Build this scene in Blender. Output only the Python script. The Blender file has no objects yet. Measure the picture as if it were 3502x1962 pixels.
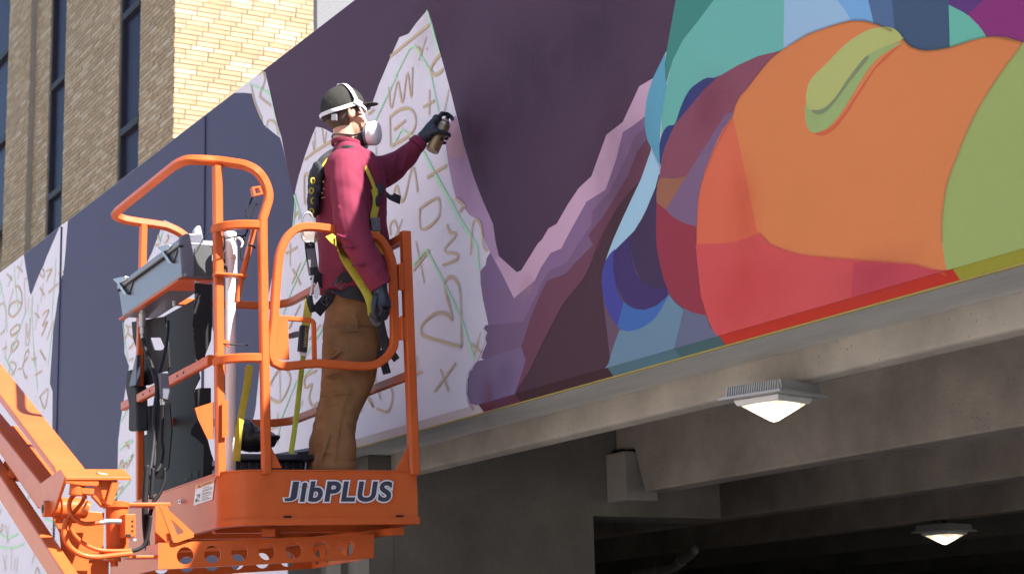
import bpy, bmesh, math, random
from mathutils import Vector, Matrix, noise
from mathutils.geometry import tessellate_polygon
random.seed(7)
R = math.radians
scene = bpy.context.scene
COL = scene.collection

# ------------------------------------------------------------------ camera
def nrm(v): return Vector(v).normalized()
FPX, CX, CY = 4585*1.35947, 1751.0, 981.0          # focal length and centre in photo pixels (3502 wide)
zc = nrm((-578, -21721, 4585)); lc = Vector((-2688, 1039, 4585)).normalized()
lc = (lc - zc*lc.dot(zc)).normalized()
Xc = -lc; Zc = zc; Yc = Zc.cross(Xc)                # world axes seen from the camera (right, down, forward)
M3 = Matrix((Xc, Yc, Zc))                           # camera -> world
CAM = Vector((0, 0, 1.6))
cd = bpy.data.cameras.new('camera'); cam = bpy.data.objects.new('camera', cd); COL.objects.link(cam)
rt, dn, fw = M3 @ Vector((1, 0, 0)), M3 @ Vector((0, 1, 0)), M3 @ Vector((0, 0, 1))
mw = Matrix((rt, -dn, -fw)).transposed().to_4x4(); mw.translation = CAM
cam.matrix_world = mw
cd.sensor_width = 36; cd.lens = 36*FPX/3502; cd.clip_end = 2000; cd.clip_start = .1
cd.dof.use_dof = True; cd.dof.focus_distance = 7.9; cd.dof.aperture_fstop = 7.0
scene.camera = cam
# ------------------------------------------------------------------ light
SUN_AZ, SUN_EL = R(28.7), R(47.5)                       # azimuth from +X towards +Y
S = Vector((math.cos(SUN_EL)*math.cos(SUN_AZ), math.cos(SUN_EL)*math.sin(SUN_AZ), math.sin(SUN_EL)))
w = bpy.data.worlds.new('World'); scene.world = w; w.use_nodes = True
nt = w.node_tree; bg = nt.nodes['Background']
sky = nt.nodes.new('ShaderNodeTexSky'); sky.sky_type = 'NISHITA'; sky.sun_disc = False
sky.sun_elevation = SUN_EL; sky.sun_rotation = R(90) - SUN_AZ
sky.air_density = 1.0; sky.dust_density = .6; sky.ozone_density = 1.6
nt.links.new(sky.outputs[0], bg.inputs[0]); bg.inputs[1].default_value = .095
sl = bpy.data.lights.new('sun', 'SUN'); sl.energy = 5.0; sl.angle = R(.55); sl.color = (1, .95, .87)
so = bpy.data.objects.new('sun', sl); COL.objects.link(so)
so.rotation_euler = S.to_track_quat('Z', 'Y').to_euler(); so.location = (0, 0, 30)
scene.view_settings.view_transform = 'Standard'; scene.view_settings.look = 'None'
scene.view_settings.gamma = 1; scene.view_settings.exposure = 1.8
scene.view_settings.use_curve_mapping = False

# ------------------------------------------------------------------ pixel -> plane helpers (all end up as world points)
CROP = dict(A=(0,0,2.0617), B=(0,600,2.405), C=(350,500,2.886), D=(350,950,2.623), E=(950,250,3.207), F=(900,600,2.405),
            G=(750,1100,2.405), H=(0,1150,1.7775), I=(400,1500,2.342), J=(1900,0,1.6036), K=(1900,800,1.2416),
            L=(1150,0,2.0617), M=(1200,600,1.6033), N=(0,800,1.242), O=(2000,1500,3.123), P=(2400,1250,5.152),
            Q=(0,880,3.9), R=(0,1500,3.123), Y=(380,1600,3.9875), T=(0,0,.73558), S=(1080,280,5.1525), U=(2000,1450,1.715))
def q(c, *pts):
    x0, y0, s = CROP[c]
    return [(x0+p[0]/s, y0+p[1]/s) for p in pts]
def q1(c, x, y): return q(c, (x, y))[0]
def ray(p): return M3 @ Vector(((p[0]-CX)/FPX, (p[1]-CY)/FPX, 1))
def on_plane(p, o, n):
    r = ray(p); return CAM + r*((o-CAM).dot(n)/r.dot(n))
YW = 4.0634
def onY(p, y=YW): return on_plane(p, Vector((0, y, 0)), Vector((0, 1, 0)))
def onX(p, x): return on_plane(p, Vector((x, 0, 0)), Vector((1, 0, 0)))
def onZ(p, z): return on_plane(p, Vector((0, 0, z)), Vector((0, 0, 1)))
# lift basket frame
_a, _t = R(3.3), R(1.1)
PV = Vector((-math.cos(_a), math.sin(_a), 0)); _u = Vector((math.sin(_a), math.cos(_a), 0)); _z = Vector((0, 0, 1))
PU = _u*math.cos(_t) + _z*math.sin(_t); PZ = _z*math.cos(_t) - _u*math.sin(_t)
PO = CAM + ray(q1('T', 655, 1250))*7.75
def lw(u, v, z): return PO + PU*u + PV*v + PZ*z
def wl(p): d = p-PO; return Vector((d.dot(PU), d.dot(PV), d.dot(PZ)))
def pv(p, v=0): return on_plane(p, PO+PV*v, PV)
def pu(p, u=0): return on_plane(p, PO+PU*u, PU)
def tv(x, y, v=0): return pv(q1('T', x, y), v)

# ------------------------------------------------------------------ materials
def lin(c): return tuple(((x/255)/12.92 if x/255 <= .04045 else ((x/255+.055)/1.055)**2.4) for x in c)
WREF = lin((203, 196, 220))
def paintcol(c): return tuple(min(.85, .8*a/b) for a, b in zip(lin(c), WREF))
def mat(name, col, rough=.6, var=.08, scale=8, bump=0, bscale=60, metal=0, coat=0, spec=.5, stretch=None, spots=0, emit=0, sscale=40):
    m = bpy.data.materials.new(name); m.use_nodes = True
    n, l = m.node_tree.nodes, m.node_tree.links
    b = n['Principled BSDF']; b.inputs['Roughness'].default_value = rough; b.inputs['Metallic'].default_value = metal
    b.inputs['Coat Weight'].default_value = coat; b.inputs['Coat Roughness'].default_value = .15
    b.inputs['Specular IOR Level'].default_value = spec
    tc = n.new('ShaderNodeTexCoord'); src = tc.outputs['Object']
    if stretch:
        mp = n.new('ShaderNodeMapping'); mp.inputs['Scale'].default_value = stretch; l.new(src, mp.inputs[0]); src = mp.outputs[0]
    nz = n.new('ShaderNodeTexNoise'); nz.inputs['Scale'].default_value = scale; nz.inputs['Detail'].default_value = 6
    nz.inputs['Roughness'].default_value = .62; l.new(src, nz.inputs['Vector'])
    cr = n.new('ShaderNodeValToRGB'); e = cr.color_ramp.elements
    e[0].position = .3; e[1].position = .7
    e[0].color = (*[max(0, c*(1-var)) for c in col], 1); e[1].color = (*[min(1, c*(1+var)) for c in col], 1)
    l.new(nz.outputs[0], cr.inputs[0]); out = cr.outputs[0]
    if spots:
        vo = n.new('ShaderNodeTexVoronoi'); vo.inputs['Scale'].default_value = sscale; l.new(tc.outputs['Object'], vo.inputs['Vector'])
        n2 = n.new('ShaderNodeTexNoise'); n2.inputs['Scale'].default_value = 5; l.new(tc.outputs['Object'], n2.inputs['Vector'])
        ms = n.new('ShaderNodeMath'); ms.operation = 'MULTIPLY'; ms.inputs[1].default_value = .28
        l.new(n2.outputs[0], ms.inputs[0])
        lt = n.new('ShaderNodeMath'); lt.operation = 'LESS_THAN'; l.new(vo.outputs['Distance'], lt.inputs[0]); l.new(ms.outputs[0], lt.inputs[1])
        wn = n.new('ShaderNodeMath'); wn.operation = 'MULTIPLY'; l.new(lt.outputs[0], wn.inputs[0])
        gt = n.new('ShaderNodeMath'); gt.operation = 'GREATER_THAN'; gt.inputs[1].default_value = .72
        sp = n.new('ShaderNodeSeparateColor'); l.new(vo.outputs['Color'], sp.inputs[0]); l.new(sp.outputs[0], gt.inputs[0]); l.new(gt.outputs[0], wn.inputs[1])
        fs = n.new('ShaderNodeMath'); fs.operation = 'MULTIPLY'; fs.inputs[1].default_value = spots; l.new(wn.outputs[0], fs.inputs[0])
        mx = n.new('ShaderNodeMixRGB'); mx.inputs[2].default_value = (*[c*.35 for c in col], 1)
        l.new(fs.outputs[0], mx.inputs[0]); l.new(out, mx.inputs[1]); out = mx.outputs[0]
    l.new(out, b.inputs['Base Color'])
    if bump:
        nb = n.new('ShaderNodeTexNoise'); nb.inputs['Scale'].default_value = bscale; nb.inputs['Detail'].default_value = 4
        l.new(src, nb.inputs['Vector'])
        bp = n.new('ShaderNodeBump'); bp.inputs['Strength'].default_value = bump; bp.inputs['Distance'].default_value = .01
        l.new(nb.outputs[0], bp.inputs['Height']); l.new(bp.outputs[0], b.inputs['Normal'])
    if emit:
        b.inputs['Emission Color'].default_value = (1, .86, .58, 1); b.inputs['Emission Strength'].default_value = emit
    return m
_pc = {}
def paint(rgb, var=.03):
    if rgb not in _pc:
        _pc[rgb] = mat('wall_paint', paintcol(rgb), .62, var, 1.6, bump=.12, bscale=140, spec=.12)
    return _pc[rgb]
M = {}
M['orange'] = mat('orange_enamel', (.56, .108, .026), .42, .11, 3.5, coat=.05, bump=.05, bscale=25, spec=.16)
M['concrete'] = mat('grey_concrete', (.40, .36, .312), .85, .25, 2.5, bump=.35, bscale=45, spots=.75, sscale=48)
M['concrete_s'] = mat('smooth_concrete', (.42, .405, .38), .8, .14, 3, bump=.2, bscale=40, stretch=(.6, 3, 3))
M['pocket'] = mat('light_grout', (.34, .315, .29), .85, .1, 4)
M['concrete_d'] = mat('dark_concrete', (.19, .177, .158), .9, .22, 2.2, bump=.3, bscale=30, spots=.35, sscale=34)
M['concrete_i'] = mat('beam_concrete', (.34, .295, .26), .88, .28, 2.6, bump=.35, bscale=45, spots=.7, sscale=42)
M['soffit'] = mat('pale_concrete', (.58, .575, .55), .85, .12, 4, bump=.2, bscale=40, stretch=(.5, 3, 3))
M['caulk'] = mat('yellow_caulk', (.36, .28, .07), .7)
M['asphalt'] = mat('asphalt', (.27, .25, .23), .9, .15, 1.2, bump=.3, bscale=80)
M['steel'] = mat('bright_steel', (.62, .62, .6), .3, .1, 30, metal=1)
M['latchm'] = mat('worn_steel', (.3, .3, .29), .38, .3, 40, metal=.9)
M['zinc'] = mat('galvanised_steel', (.5, .52, .53), .42, .2, 40, metal=.7, bump=.1)
M['boxgrey'] = mat('grey_enamel', (.115, .118, .155), .4, .05, 6, coat=.1)
M['boxdark'] = mat('dark_grey_plastic', (.05, .052, .055), .5, .12, 12, bump=.08, bscale=120)
M['plate'] = mat('charcoal_sheet_metal', (.021, .021, .024), .6, .15, 6, bump=.03, spec=.08)
M['rubber'] = mat('black_rubber', (.012, .0125, .015), .6, .15, 20, spec=.25)
M['pvc'] = mat('white_plastic_pipe', (.82, .82, .83), .35, .02, 5)
M['tote'] = mat('dark_blue_grey_plastic', (.035, .038, .05), .45, .1, 8)
M['bag'] = mat('black_plastic_bag', (.014, .014, .015), .4, .2, 10, bump=.3, bscale=20)
M['white_print'] = mat('white_decal', (.75, .74, .78), .45, .02)
M['navy_print'] = mat('navy_decal', (.035, .037, .065), .45, .04)
M['black_print'] = mat('black_decal', (.02, .02, .02), .5)
M['orange_print'] = mat('orange_decal', (.8, .28, .03), .5)
M['gold_print'] = mat('gold_thread', (.45, .33, .1), .7)
M['yellow'] = mat('yellow_webbing', (.50, .40, .035), .75, .12, 25, bump=.4, bscale=300)
M['lime'] = mat('lime_webbing', (.42, .44, .05), .75, .12, 25, bump=.4, bscale=300)
M['webbing'] = mat('black_webbing', (.022, .022, .028), .75, .2, 30, bump=.4, bscale=260)
M['greyweb'] = mat('grey_webbing', (.15, .15, .17), .7, .2, 30, bump=.3, bscale=260)
M['glass'] = mat('dark_window_glass', (.020, .018, .034), .25, .1, 1, spec=.02)
M['frame'] = mat('dark_bronze_frame', (.028, .027, .034), .6, spec=.15)
M['mortar'] = mat('mortar', (.28, .24, .19), .9, .1, 6)
M['stucco'] = mat('grey_stucco', (.15, .15, .16), .9, .12, 30, bump=.4, bscale=40)
M['lamp'] = mat('cast_aluminium', (.42, .42, .42), .5, .06, 20)
M['lens'] = mat('lit_lens', (.9, .85, .75), .4, .01, emit=2.2)
_l = M['lens'].node_tree; _b = _l.nodes['Principled BSDF']
_tc = _l.nodes.new('ShaderNodeTexCoord'); _mp = _l.nodes.new('ShaderNodeMapping'); _mp.inputs['Scale'].default_value = (1, 1, 0)
_ln = _l.nodes.new('ShaderNodeVectorMath'); _ln.operation = 'LENGTH'; _mr = _l.nodes.new('ShaderNodeMapRange')
for _k, _v in (('From Min', .015), ('From Max', .105), ('To Min', 2.6), ('To Max', .26)): _mr.inputs[_k].default_value = _v
_l.links.new(_tc.outputs['Object'], _mp.inputs[0]); _l.links.new(_mp.outputs[0], _ln.inputs[0]); _l.links.new(_ln.outputs['Value'], _mr.inputs[0]); _l.links.new(_mr.outputs[0], _b.inputs['Emission Strength'])
M['skin'] = mat('skin', (.56, .29, .20), .5, .12, 25, bump=.08, bscale=120)
M['hair'] = mat('short_dark_hair', (.10, .065, .045), .8, .35, 120, bump=.5, bscale=350)
M['shirt'] = mat('maroon_cotton', (.20, .028, .058), .88, .10, 14, bump=.22, bscale=420, spec=.2)
M['canvas'] = mat('brown_canvas', (.225, .112, .048), .88, .16, 9, bump=.3, bscale=380, spec=.2)
M['glove'] = mat('black_nitrile', (.021, .022, .03), .42, .15, 30, bump=.15, bscale=90)
M['cap'] = mat('black_cotton_cap', (.032, .030, .027), .85, .25, 40, bump=.4, bscale=260, spec=.25)
M['strap'] = mat('white_elastic', (.66, .66, .72), .6, .05, 30)
M['respirator'] = mat('light_grey_plastic', (.78, .76, .77), .4, .03, 10)
M['boot'] = mat('dark_leather', (.06, .04, .03), .6, .2, 20)
M['can'] = mat('bronze_tin', (.33, .22, .12), .35, .15, 20, metal=.6)
M['cancap'] = mat('mauve_paint_residue', (.42, .22, .30), .5, .1, 60)
M['pipe'] = mat('pale_pipe_wrap', (.30, .28, .26), .7, .1)

# ------------------------------------------------------------------ object helpers
def wloc(o):
    v = Vector((0, 0, 0))
    while o: v += o.location; o = o.parent
    return v
def root(name, loc, label=None, cat=None, group=None, kind=None):
    o = bpy.data.objects.new(name, None); o.empty_display_size = .2; o.location = loc; COL.objects.link(o)
    tag(o, label, cat, group, kind); return o
def tag(o, label=None, cat=None, group=None, kind=None):
    if label: o['label'] = label
    if cat: o['category'] = cat
    if group: o['group'] = group
    if kind: o['kind'] = kind
    return o
def mk(name, verts, faces, m, parent=None, smooth=False, bevel=0, seg=2, recalc=True, loc=None):
    base = wloc(parent) if parent else (loc if loc is not None else Vector((0, 0, 0)))
    me = bpy.data.meshes.new(name)
    me.from_pydata([Vector(v)-base for v in verts], [], faces)
    if recalc:
        bm = bmesh.new(); bm.from_mesh(me); bmesh.ops.recalc_face_normals(bm, faces=bm.faces)
        if bevel:
            es = [e for e in bm.edges if len(e.link_faces) == 2 and e.calc_face_angle(0) > .5]
            bmesh.ops.bevel(bm, geom=es, offset=bevel, segments=seg, affect='EDGES', profile=.5, clamp_overlap=True)
        bm.to_mesh(me); bm.free()
    if smooth:
        for p in me.polygons: p.use_smooth = True
        if bevel or smooth == 'auto':
            me.set_sharp_from_angle(angle=R(40))
    ms = m if isinstance(m, list) else [m]
    for x in ms: me.materials.append(x)
    o = bpy.data.objects.new(name, me); COL.objects.link(o)
    if parent: o.parent = parent
    else: o.location = base
    return o
class G:                                            # collects several solids into one mesh
    def __init__(s): s.v = []; s.f = []
    def add(s, vf):
        b = len(s.v); s.v += vf[0]; s.f += [tuple(i+b for i in f) for f in vf[1]]; return s
def box3(c, a, b, d):                               # centre and three half vectors
    v = [c + a*i + b*j + d*k for i in (-1, 1) for j in (-1, 1) for k in (-1, 1)]
    return v, [(0,1,3,2), (4,6,7,5), (0,4,5,1), (2,3,7,6), (0,2,6,4), (1,5,7,3)]
def boxw(x0, x1, y0, y1, z0, z1):
    return box3(Vector(((x0+x1)/2, (y0+y1)/2, (z0+z1)/2)), Vector(((x1-x0)/2, 0, 0)), Vector((0, (y1-y0)/2, 0)), Vector((0, 0, (z1-z0)/2)))
def boxl(u0, u1, v0, v1, z0, z1):
    return box3(lw((u0+u1)/2, (v0+v1)/2, (z0+z1)/2), PU*((u1-u0)/2), PV*((v1-v0)/2), PZ*((z1-z0)/2))
def prism(loops, ex):                               # world loops (outer, holes...) extruded by a vector
    v, f = [], []
    if len(loops) == 1:
        n = len(loops[0]); v = list(loops[0]) + [p+ex for p in loops[0]]
        f = [tuple(range(n)), tuple(range(2*n-1, n-1, -1))]
        f += [(i, (i+1) % n, n+(i+1) % n, n+i) for i in range(n)]
        return v, f
    tris = tessellate_polygon(loops); flat = [p for l in loops for p in l]; N = len(flat)
    v = flat + [p+ex for p in flat]; b = 0
    f = [tuple(t) for t in tris] + [tuple(i+N for i in reversed(t)) for t in tris]
    for l in loops:
        n = len(l); f += [(b+i, b+(i+1) % n, N+b+(i+1) % n, N+b+i) for i in range(n)]; b += n
    return v, f
def catmull(p, n=6, closed=False):
    out = []; N = len(p)
    rng = range(N if closed else N-1)
    for i in rng:
        if closed: a, b, c, d = p[(i-1) % N], p[i], p[(i+1) % N], p[(i+2) % N]
        else: a, b, c, d = p[max(i-1, 0)], p[i], p[i+1], p[min(i+2, N-1)]
        a, b, c, d = map(Vector, (a, b, c, d))
        for k in range(n):
            t = k/n
            out.append(.5*((2*b) + (c-a)*t + (2*a-5*b+4*c-d)*t*t + (3*b-a-3*c+d)*t**3))
    if not closed: out.append(Vector(p[-1]))
    return out
def rr(w, h, r, n=3):
    o = []
    for cx, cy, a0 in ((w/2-r, h/2-r, 0), (-w/2+r, h/2-r, 90), (-w/2+r, -h/2+r, 180), (w/2-r, -h/2+r, 270)):
        for k in range(n+1):
            a = R(a0+90*k/n); o.append((cx+r*math.cos(a), cy+r*math.sin(a)))
    return o
def circ(r, n=12): return [(r*math.cos(2*math.pi*k/n), r*math.sin(2*math.pi*k/n)) for k in range(n)]
def sweep(path, sec, up=None, closed=False, radii=None, cap=True):
    path = [Vector(p) for p in path]; n = len(path); m = len(sec); v, f = [], []
    a = None
    for i in range(n):
        if closed: t = (path[(i+1) % n]-path[(i-1) % n])
        else: t = path[min(i+1, n-1)]-path[max(i-1, 0)]
        t.normalize()
        if up is not None: ref = up[i] if isinstance(up, list) else up
        else: ref = a if a is not None else (Vector((0, 0, 1)) if abs(t.z) < .9 else Vector((1, 0, 0)))
        a = (ref - t*ref.dot(t)); a.normalize(); b = t.cross(a)
        # mitre
        s = 1.0 if radii is None else radii[i]
        for x, y in sec: v.append(path[i] + a*(x*s) + b*(y*s))
    for i in range(n if closed else n-1):
        j = (i+1) % n
        for k in range(m): f.append((i*m+k, i*m+(k+1) % m, j*m+(k+1) % m, j*m+k))
    if not closed and cap: f += [tuple(range(m-1, -1, -1)), tuple(range((n-1)*m, n*m))]
    return v, f
def cyl(a, b, r, n=16, r2=None):
    return sweep([a, b], circ(1, n), radii=[r, r if r2 is None else r2])
def ball(c, ax, n=16, m=10):
    v, f = [], []
    v.append(c+ax[2]); 
    for i in range(1, m):
        th = math.pi*i/m
        for k in range(n):
            ph = 2*math.pi*k/n
            v.append(c + ax[0]*(math.sin(th)*math.cos(ph)) + ax[1]*(math.sin(th)*math.sin(ph)) + ax[2]*math.cos(th))
    v.append(c-ax[2]); L = len(v)-1
    for k in range(n):
        f.append((0, 1+k, 1+(k+1) % n)); f.append((L, 1+(m-2)*n+(k+1) % n, 1+(m-2)*n+k))
    for i in range(m-2):
        for k in range(n): f.append((1+i*n+k, 1+(i+1)*n+k, 1+(i+1)*n+(k+1) % n, 1+i*n+(k+1) % n))
    return v, f
def voxel(parts, vox, smooth_it=4, fn=None):
    """union of closed solids as one continuous skin"""
    g = G()
    for p in parts: g.add(p)
    me = bpy.data.meshes.new('tmp'); me.from_pydata(g.v, [], g.f)
    bm = bmesh.new(); bm.from_mesh(me); bmesh.ops.recalc_face_normals(bm, faces=bm.faces); bm.to_mesh(me); bm.free()
    o = bpy.data.objects.new('tmp', me); COL.objects.link(o)
    md = o.modifiers.new('r', 'REMESH'); md.mode = 'VOXEL'; md.voxel_size = vox
    if smooth_it:
        sm = o.modifiers.new('s', 'SMOOTH'); sm.iterations = smooth_it; sm.factor = .5
    dg = bpy.context.evaluated_depsgraph_get(); ev = o.evaluated_get(dg); m2 = ev.to_mesh()
    v = [Vector(x.co) for x in m2.vertices]; f = [tuple(p.vertices) for p in m2.polygons]
    nn = [Vector(x.normal) for x in m2.vertices]
    ev.to_mesh_clear(); bpy.data.objects.remove(o); bpy.data.meshes.remove(me)
    if fn: v = [p + n*fn(p, n) for p, n in zip(v, nn)]
    return v, f
def textmesh(s, size, offset=0, shear=0, space=1.0):
    cu = bpy.data.curves.new('t', 'FONT'); cu.body = s; cu.size = size; cu.offset = offset; cu.shear = shear; cu.space_character = space
    cu.resolution_u = 6; cu.fill_mode = 'FRONT'
    o = bpy.data.objects.new('t', cu); COL.objects.link(o)
    dg = bpy.context.evaluated_depsgraph_get(); ev = o.evaluated_get(dg); m = ev.to_mesh()
    v = [(x.co.x, x.co.y) for x in m.vertices]; f = [tuple(p.vertices) for p in m.polygons]
    ev.to_mesh_clear(); bpy.data.objects.remove(o); bpy.data.curves.remove(cu)
    return v, f
def place_text(name, s, org, ax, ay, width, height, m, parent, offset=0, shear=0, space=1.0, mirror=False, base=None):
    """flat lettering fitted into width x height, drawn from org along ax, ay; base gives the box of the un-offset text"""
    v, f = textmesh(s, 1, offset, shear, space)
    b = base or v
    x0, x1 = min(p[0] for p in b), max(p[0] for p in b); y0, y1 = min(p[1] for p in b), max(p[1] for p in b)
    sx, sy = width/(x1-x0), height/(y1-y0)
    vv = [org + ax*(((x1-p[0]) if mirror else (p[0]-x0))*sx) + ay*((p[1]-y0)*sy) for p in v]
    return mk(name, vv, f, m, parent, recalc=False), v

# ================================================================== SETTING
g = mk('ground', [(-150, -150, 0), (150, -150, 0), (150, 150, 0), (-150, 150, 0)], [(0, 1, 2, 3)], M['asphalt']); tag(g, kind='structure')

# ------------------------------------------------------------------ painted wall
ZT, ZB, CH = 5.256, 2.782, .04
XR, XL, XS = 6.0, -24.0, -9.62                     # right end, left end, where the solid lower wall stops
wallr = root('painted_wall', Vector((-8, YW, 0)), 'long white parapet wall half covered with a bright unfinished mural', 'wall')
XJ1, XJ2 = onY(q1('Q', 800, 700)).x, onY(q1('T', 516, 430)).x
mats_w = M['white_wall'] = mat('white_wall_paint', (.80, .745, .82), .7, .03, 1.2, bump=.15, bscale=90, spec=.15)
TH = .33
def panel(x0, x1, zb, ch=True):
    prof = [(YW, ZT), (YW+TH, ZT), (YW+TH, zb), (YW+CH*.8, zb), (YW, zb+CH)] if ch else [(YW, ZT), (YW+TH, ZT), (YW+TH, zb), (YW, zb)]
    return mk('wall_panel', *prism([[Vector((x0, y, z)) for y, z in prof]], Vector((x1-x0, 0, 0))), mats_w, wallr)
panel(XL, XJ1-.007, 0, False); panel(XJ1+.007, XJ2-.007, 0, False)
pan3 = panel(XJ2+.007, XS, 0, False); pan4 = panel(XS+.001, XR, ZB)
for x in (XJ1, XJ2):
    mk('joint_sealant', *boxw(x-.013, x+.013, YW-.0095, YW+.02, 0.0, ZT-.015), paint((62, 57, 92)), wallr)
mk('bottom_caulk', *boxw(XS+.01, XR, YW+.026, YW+.036, ZB-.004, ZB+.003), M['caulk'], wallr)
mk('panel_soffit', *boxw(XS+.012, XR, YW+.0365, YW+TH-.003, ZB-.004, ZB-.0012), M['soffit'], wallr)
def topx(p):                                        # clamp to the top of the wall
    v = onY(p); 
    return Vector((v.x, YW, min(v.z, ZT-.0015)))
NSH = [0]
def shape(rgb, px, layer=1, smooth=False, name='painted_shape', bottom=True, var=.03):
    P = [topx(p) for p in px]; NSH[0] += 1; off = .0004*layer + 8e-6*NSH[0]
    if smooth: P = catmull(P, 5, True)
    P = [Vector((p.x, YW-off, min(max(p.z, (ZB+CH-.003) if p.x > XS else .01), ZT-.0015))) for p in P]
    Q = [P[0]]
    for p in P[1:]:
        if (p-Q[-1]).length > .002: Q.append(p)
    if (Q[0]-Q[-1]).length < .002: Q.pop()
    tr = tessellate_polygon([Q])
    # face towards -Y
    fs = []
    for t in tr:
        n = (Q[t[1]]-Q[t[0]]).cross(Q[t[2]]-Q[t[0]])
        if n.length < 1e-9: continue
        fs.append(tuple(t) if n.y < 0 else tuple(reversed(t)))
    return mk(name, Q, fs, paint(rgb, var), wallr, recalc=False)
SL = (70, 66, 98); PUR = (70, 48, 74)
shape(SL, q('T', (440,1600), (440,1185), (900,1185), (900,1600)), 1)
top = lambda x: (x, -900)                           # anything above is cut off at the wall top
shape(SL, q('Q', (318,-40), (345,150), (375,320), (390,440), (412,502), (440,440), (480,330), (530,210), (580,110), (620,0)) + [(205,700), (60,700)], 1)
shape(SL, [(236,600)] + q('Q', (868,0), (848,200), (845,230), (825,250), (800,390), (770,540), (740,770), (712,960), (700,1140), (680,1443))
      + q('H', (303,285), (320,335), (318,560), (400,860), (520,960), (712,1000), (718,640), (732,520), (785,180), (757,100)) + [(424,1104), (470,960), (518,867), (562,752), (600,770), (690,1000), (735,1150), (760,1450), (800,1520), (840,1490)]
      + q('G', (285,780), (300,700)) + q('F', (10,1180), (60,900), (110,660), (190,560), (240,420), (260,300), (267,170))
      + q('A', (2095,1443), (2085,1380), (2030,1200), (2000,1060), (1975,972), (1945,950), (1920,930), (1860,880), (1830,800), (1800,720), (1780,662), (1720,655), (1650,645), (1600,400)), 1)
shape(PUR, q('A', (1845,300), (1850,490), (1872,510), (1882,560), (1902,640), (1942,820), (1985,970), (2010,1100), (2040,1250), (2072,1375)) + q('E', (185,1320), (230,1130), (300,900), (380,680), (420,590), (500,605), (600,660))
      + q('L', (240,770), (300,600), (380,410), (445,265), (510,240), (560,170), (640,75), (650,82), (680,175), (740,400), (800,620), (850,820), (900,1020), (970,1250), (1045,1443))
      + q('M', (720,130), (780,265), (793,360), (810,440), (910,530), (935,520), (985,440), (1025,375), (1050,350), (1085,290), (1130,265), (1190,160), (1250,70), (1320,5))
      + q('J', (280,740), (370,670), (460,475), (535,430), (610,280), (660,0), (700,-400)) + [(2360,-2400)], 1)
shape((68, 45, 62), q('M', (1560,-60), (1400,180), (1310,370), (1110,690), (1000,900), (860,1212), (850,1400), (1400,1300), (1420,1080), (1480,850), (1720,760), (1700,0)), 1)
# mountain flanks
shape((92, 70, 96), q('K', (235,560), (200,250), (300,0), (430,-240), (560,-400), (1700,-420), (1700,200), (700,520)), 1)
shape((163, 126, 172), q('L', (815,830), (845,815), (900,1020), (970,1250), (1045,1443)) + q('M', (720,130), (780,265), (793,360), (812,442), (830,540), (790,470), (765,425), (740,370), (715,300), (690,240), (650,215), (600,150), (575,118), (545,0)) + q('L', (820,1300), (790,1150), (770,1000)), 2)
shape((176, 130, 158), q('L', (835,850), (862,880), (890,1010), (900,1090), (870,1112), (800,1095), (790,1060), (800,960)), 3, True)
shape((178, 140, 180), q('M', (790,460), (812,442), (910,530), (935,520), (985,440), (1025,375), (1050,350), (1085,290), (1130,265), (1190,160), (1250,70), (1320,5))
      + q('J', (280,740), (370,670), (460,475), (535,430), (515,500), (497,580), (490,640), (425,690), (370,725), (335,870), (275,1040), (165,1110)) + q('M', (1290,150), (1190,330), (1155,400), (1095,425), (1040,510), (1010,575), (895,672), (830,540)), 3)
shape((120, 90, 136), q('M', (765,420), (790,470), (830,540), (895,672), (1010,575), (1040,510), (1095,425), (1155,400), (1190,330), (1290,150)) + q('J', (165,1110), (275,1040), (335,870), (370,725), (425,690), (490,640), (500,690), (430,760), (390,860), (330,980), (290,1060), (200,1160))
      + q('M', (1320,270), (1250,370), (1190,470), (1150,495), (1090,520), (1050,580), (1020,650), (985,720), (945,800), (850,812), (755,820), (745,770), (725,680), (712,590), (710,525), (740,490), (745,455)), 2)
shape((108, 80, 120), q('M', (738,820), (850,812), (945,800), (985,720), (1020,650), (1050,580), (1090,520), (1150,495), (1190,470), (1250,370), (1320,270)) + q('J', (200,1160), (290,1060), (330,980), (390,860), (430,760), (500,690), (506,750), (450,830), (400,960), (340,1060), (260,1190), (180,1290))
      + q('M', (1330,380), (1230,480), (1175,540), (1080,575), (1040,650), (990,770), (935,940), (850,965), (735,1010), (715,1000), (728,960), (745,920), (738,890), (748,860), (732,840)), 2)
shape((112, 88, 132), q('M', (735,1008), (850,965), (940,938), (1010,960), (960,1100), (900,1212), (870,1300), (690,1290), (655,1250), (640,1200), (642,1120), (650,1080), (668,1060), (680,1030), (700,1015)), 3)
shape((98, 58, 84), q('J', (506,690), (525,820), (470,985), (400,1060), (340,1140), (250,1300), (190,1443)) + q('M', (1450,200), (1360,390), (1280,560), (1160,710), (1060,900), (985,1060), (900,1230), (930,1110), (960,1010), (935,940), (990,770), (1040,650), (1080,575), (1175,540), (1230,480), (1330,380)) + q('J', (180,1290), (260,1190), (340,1060), (400,960), (450,830), (500,760)), 3)
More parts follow.
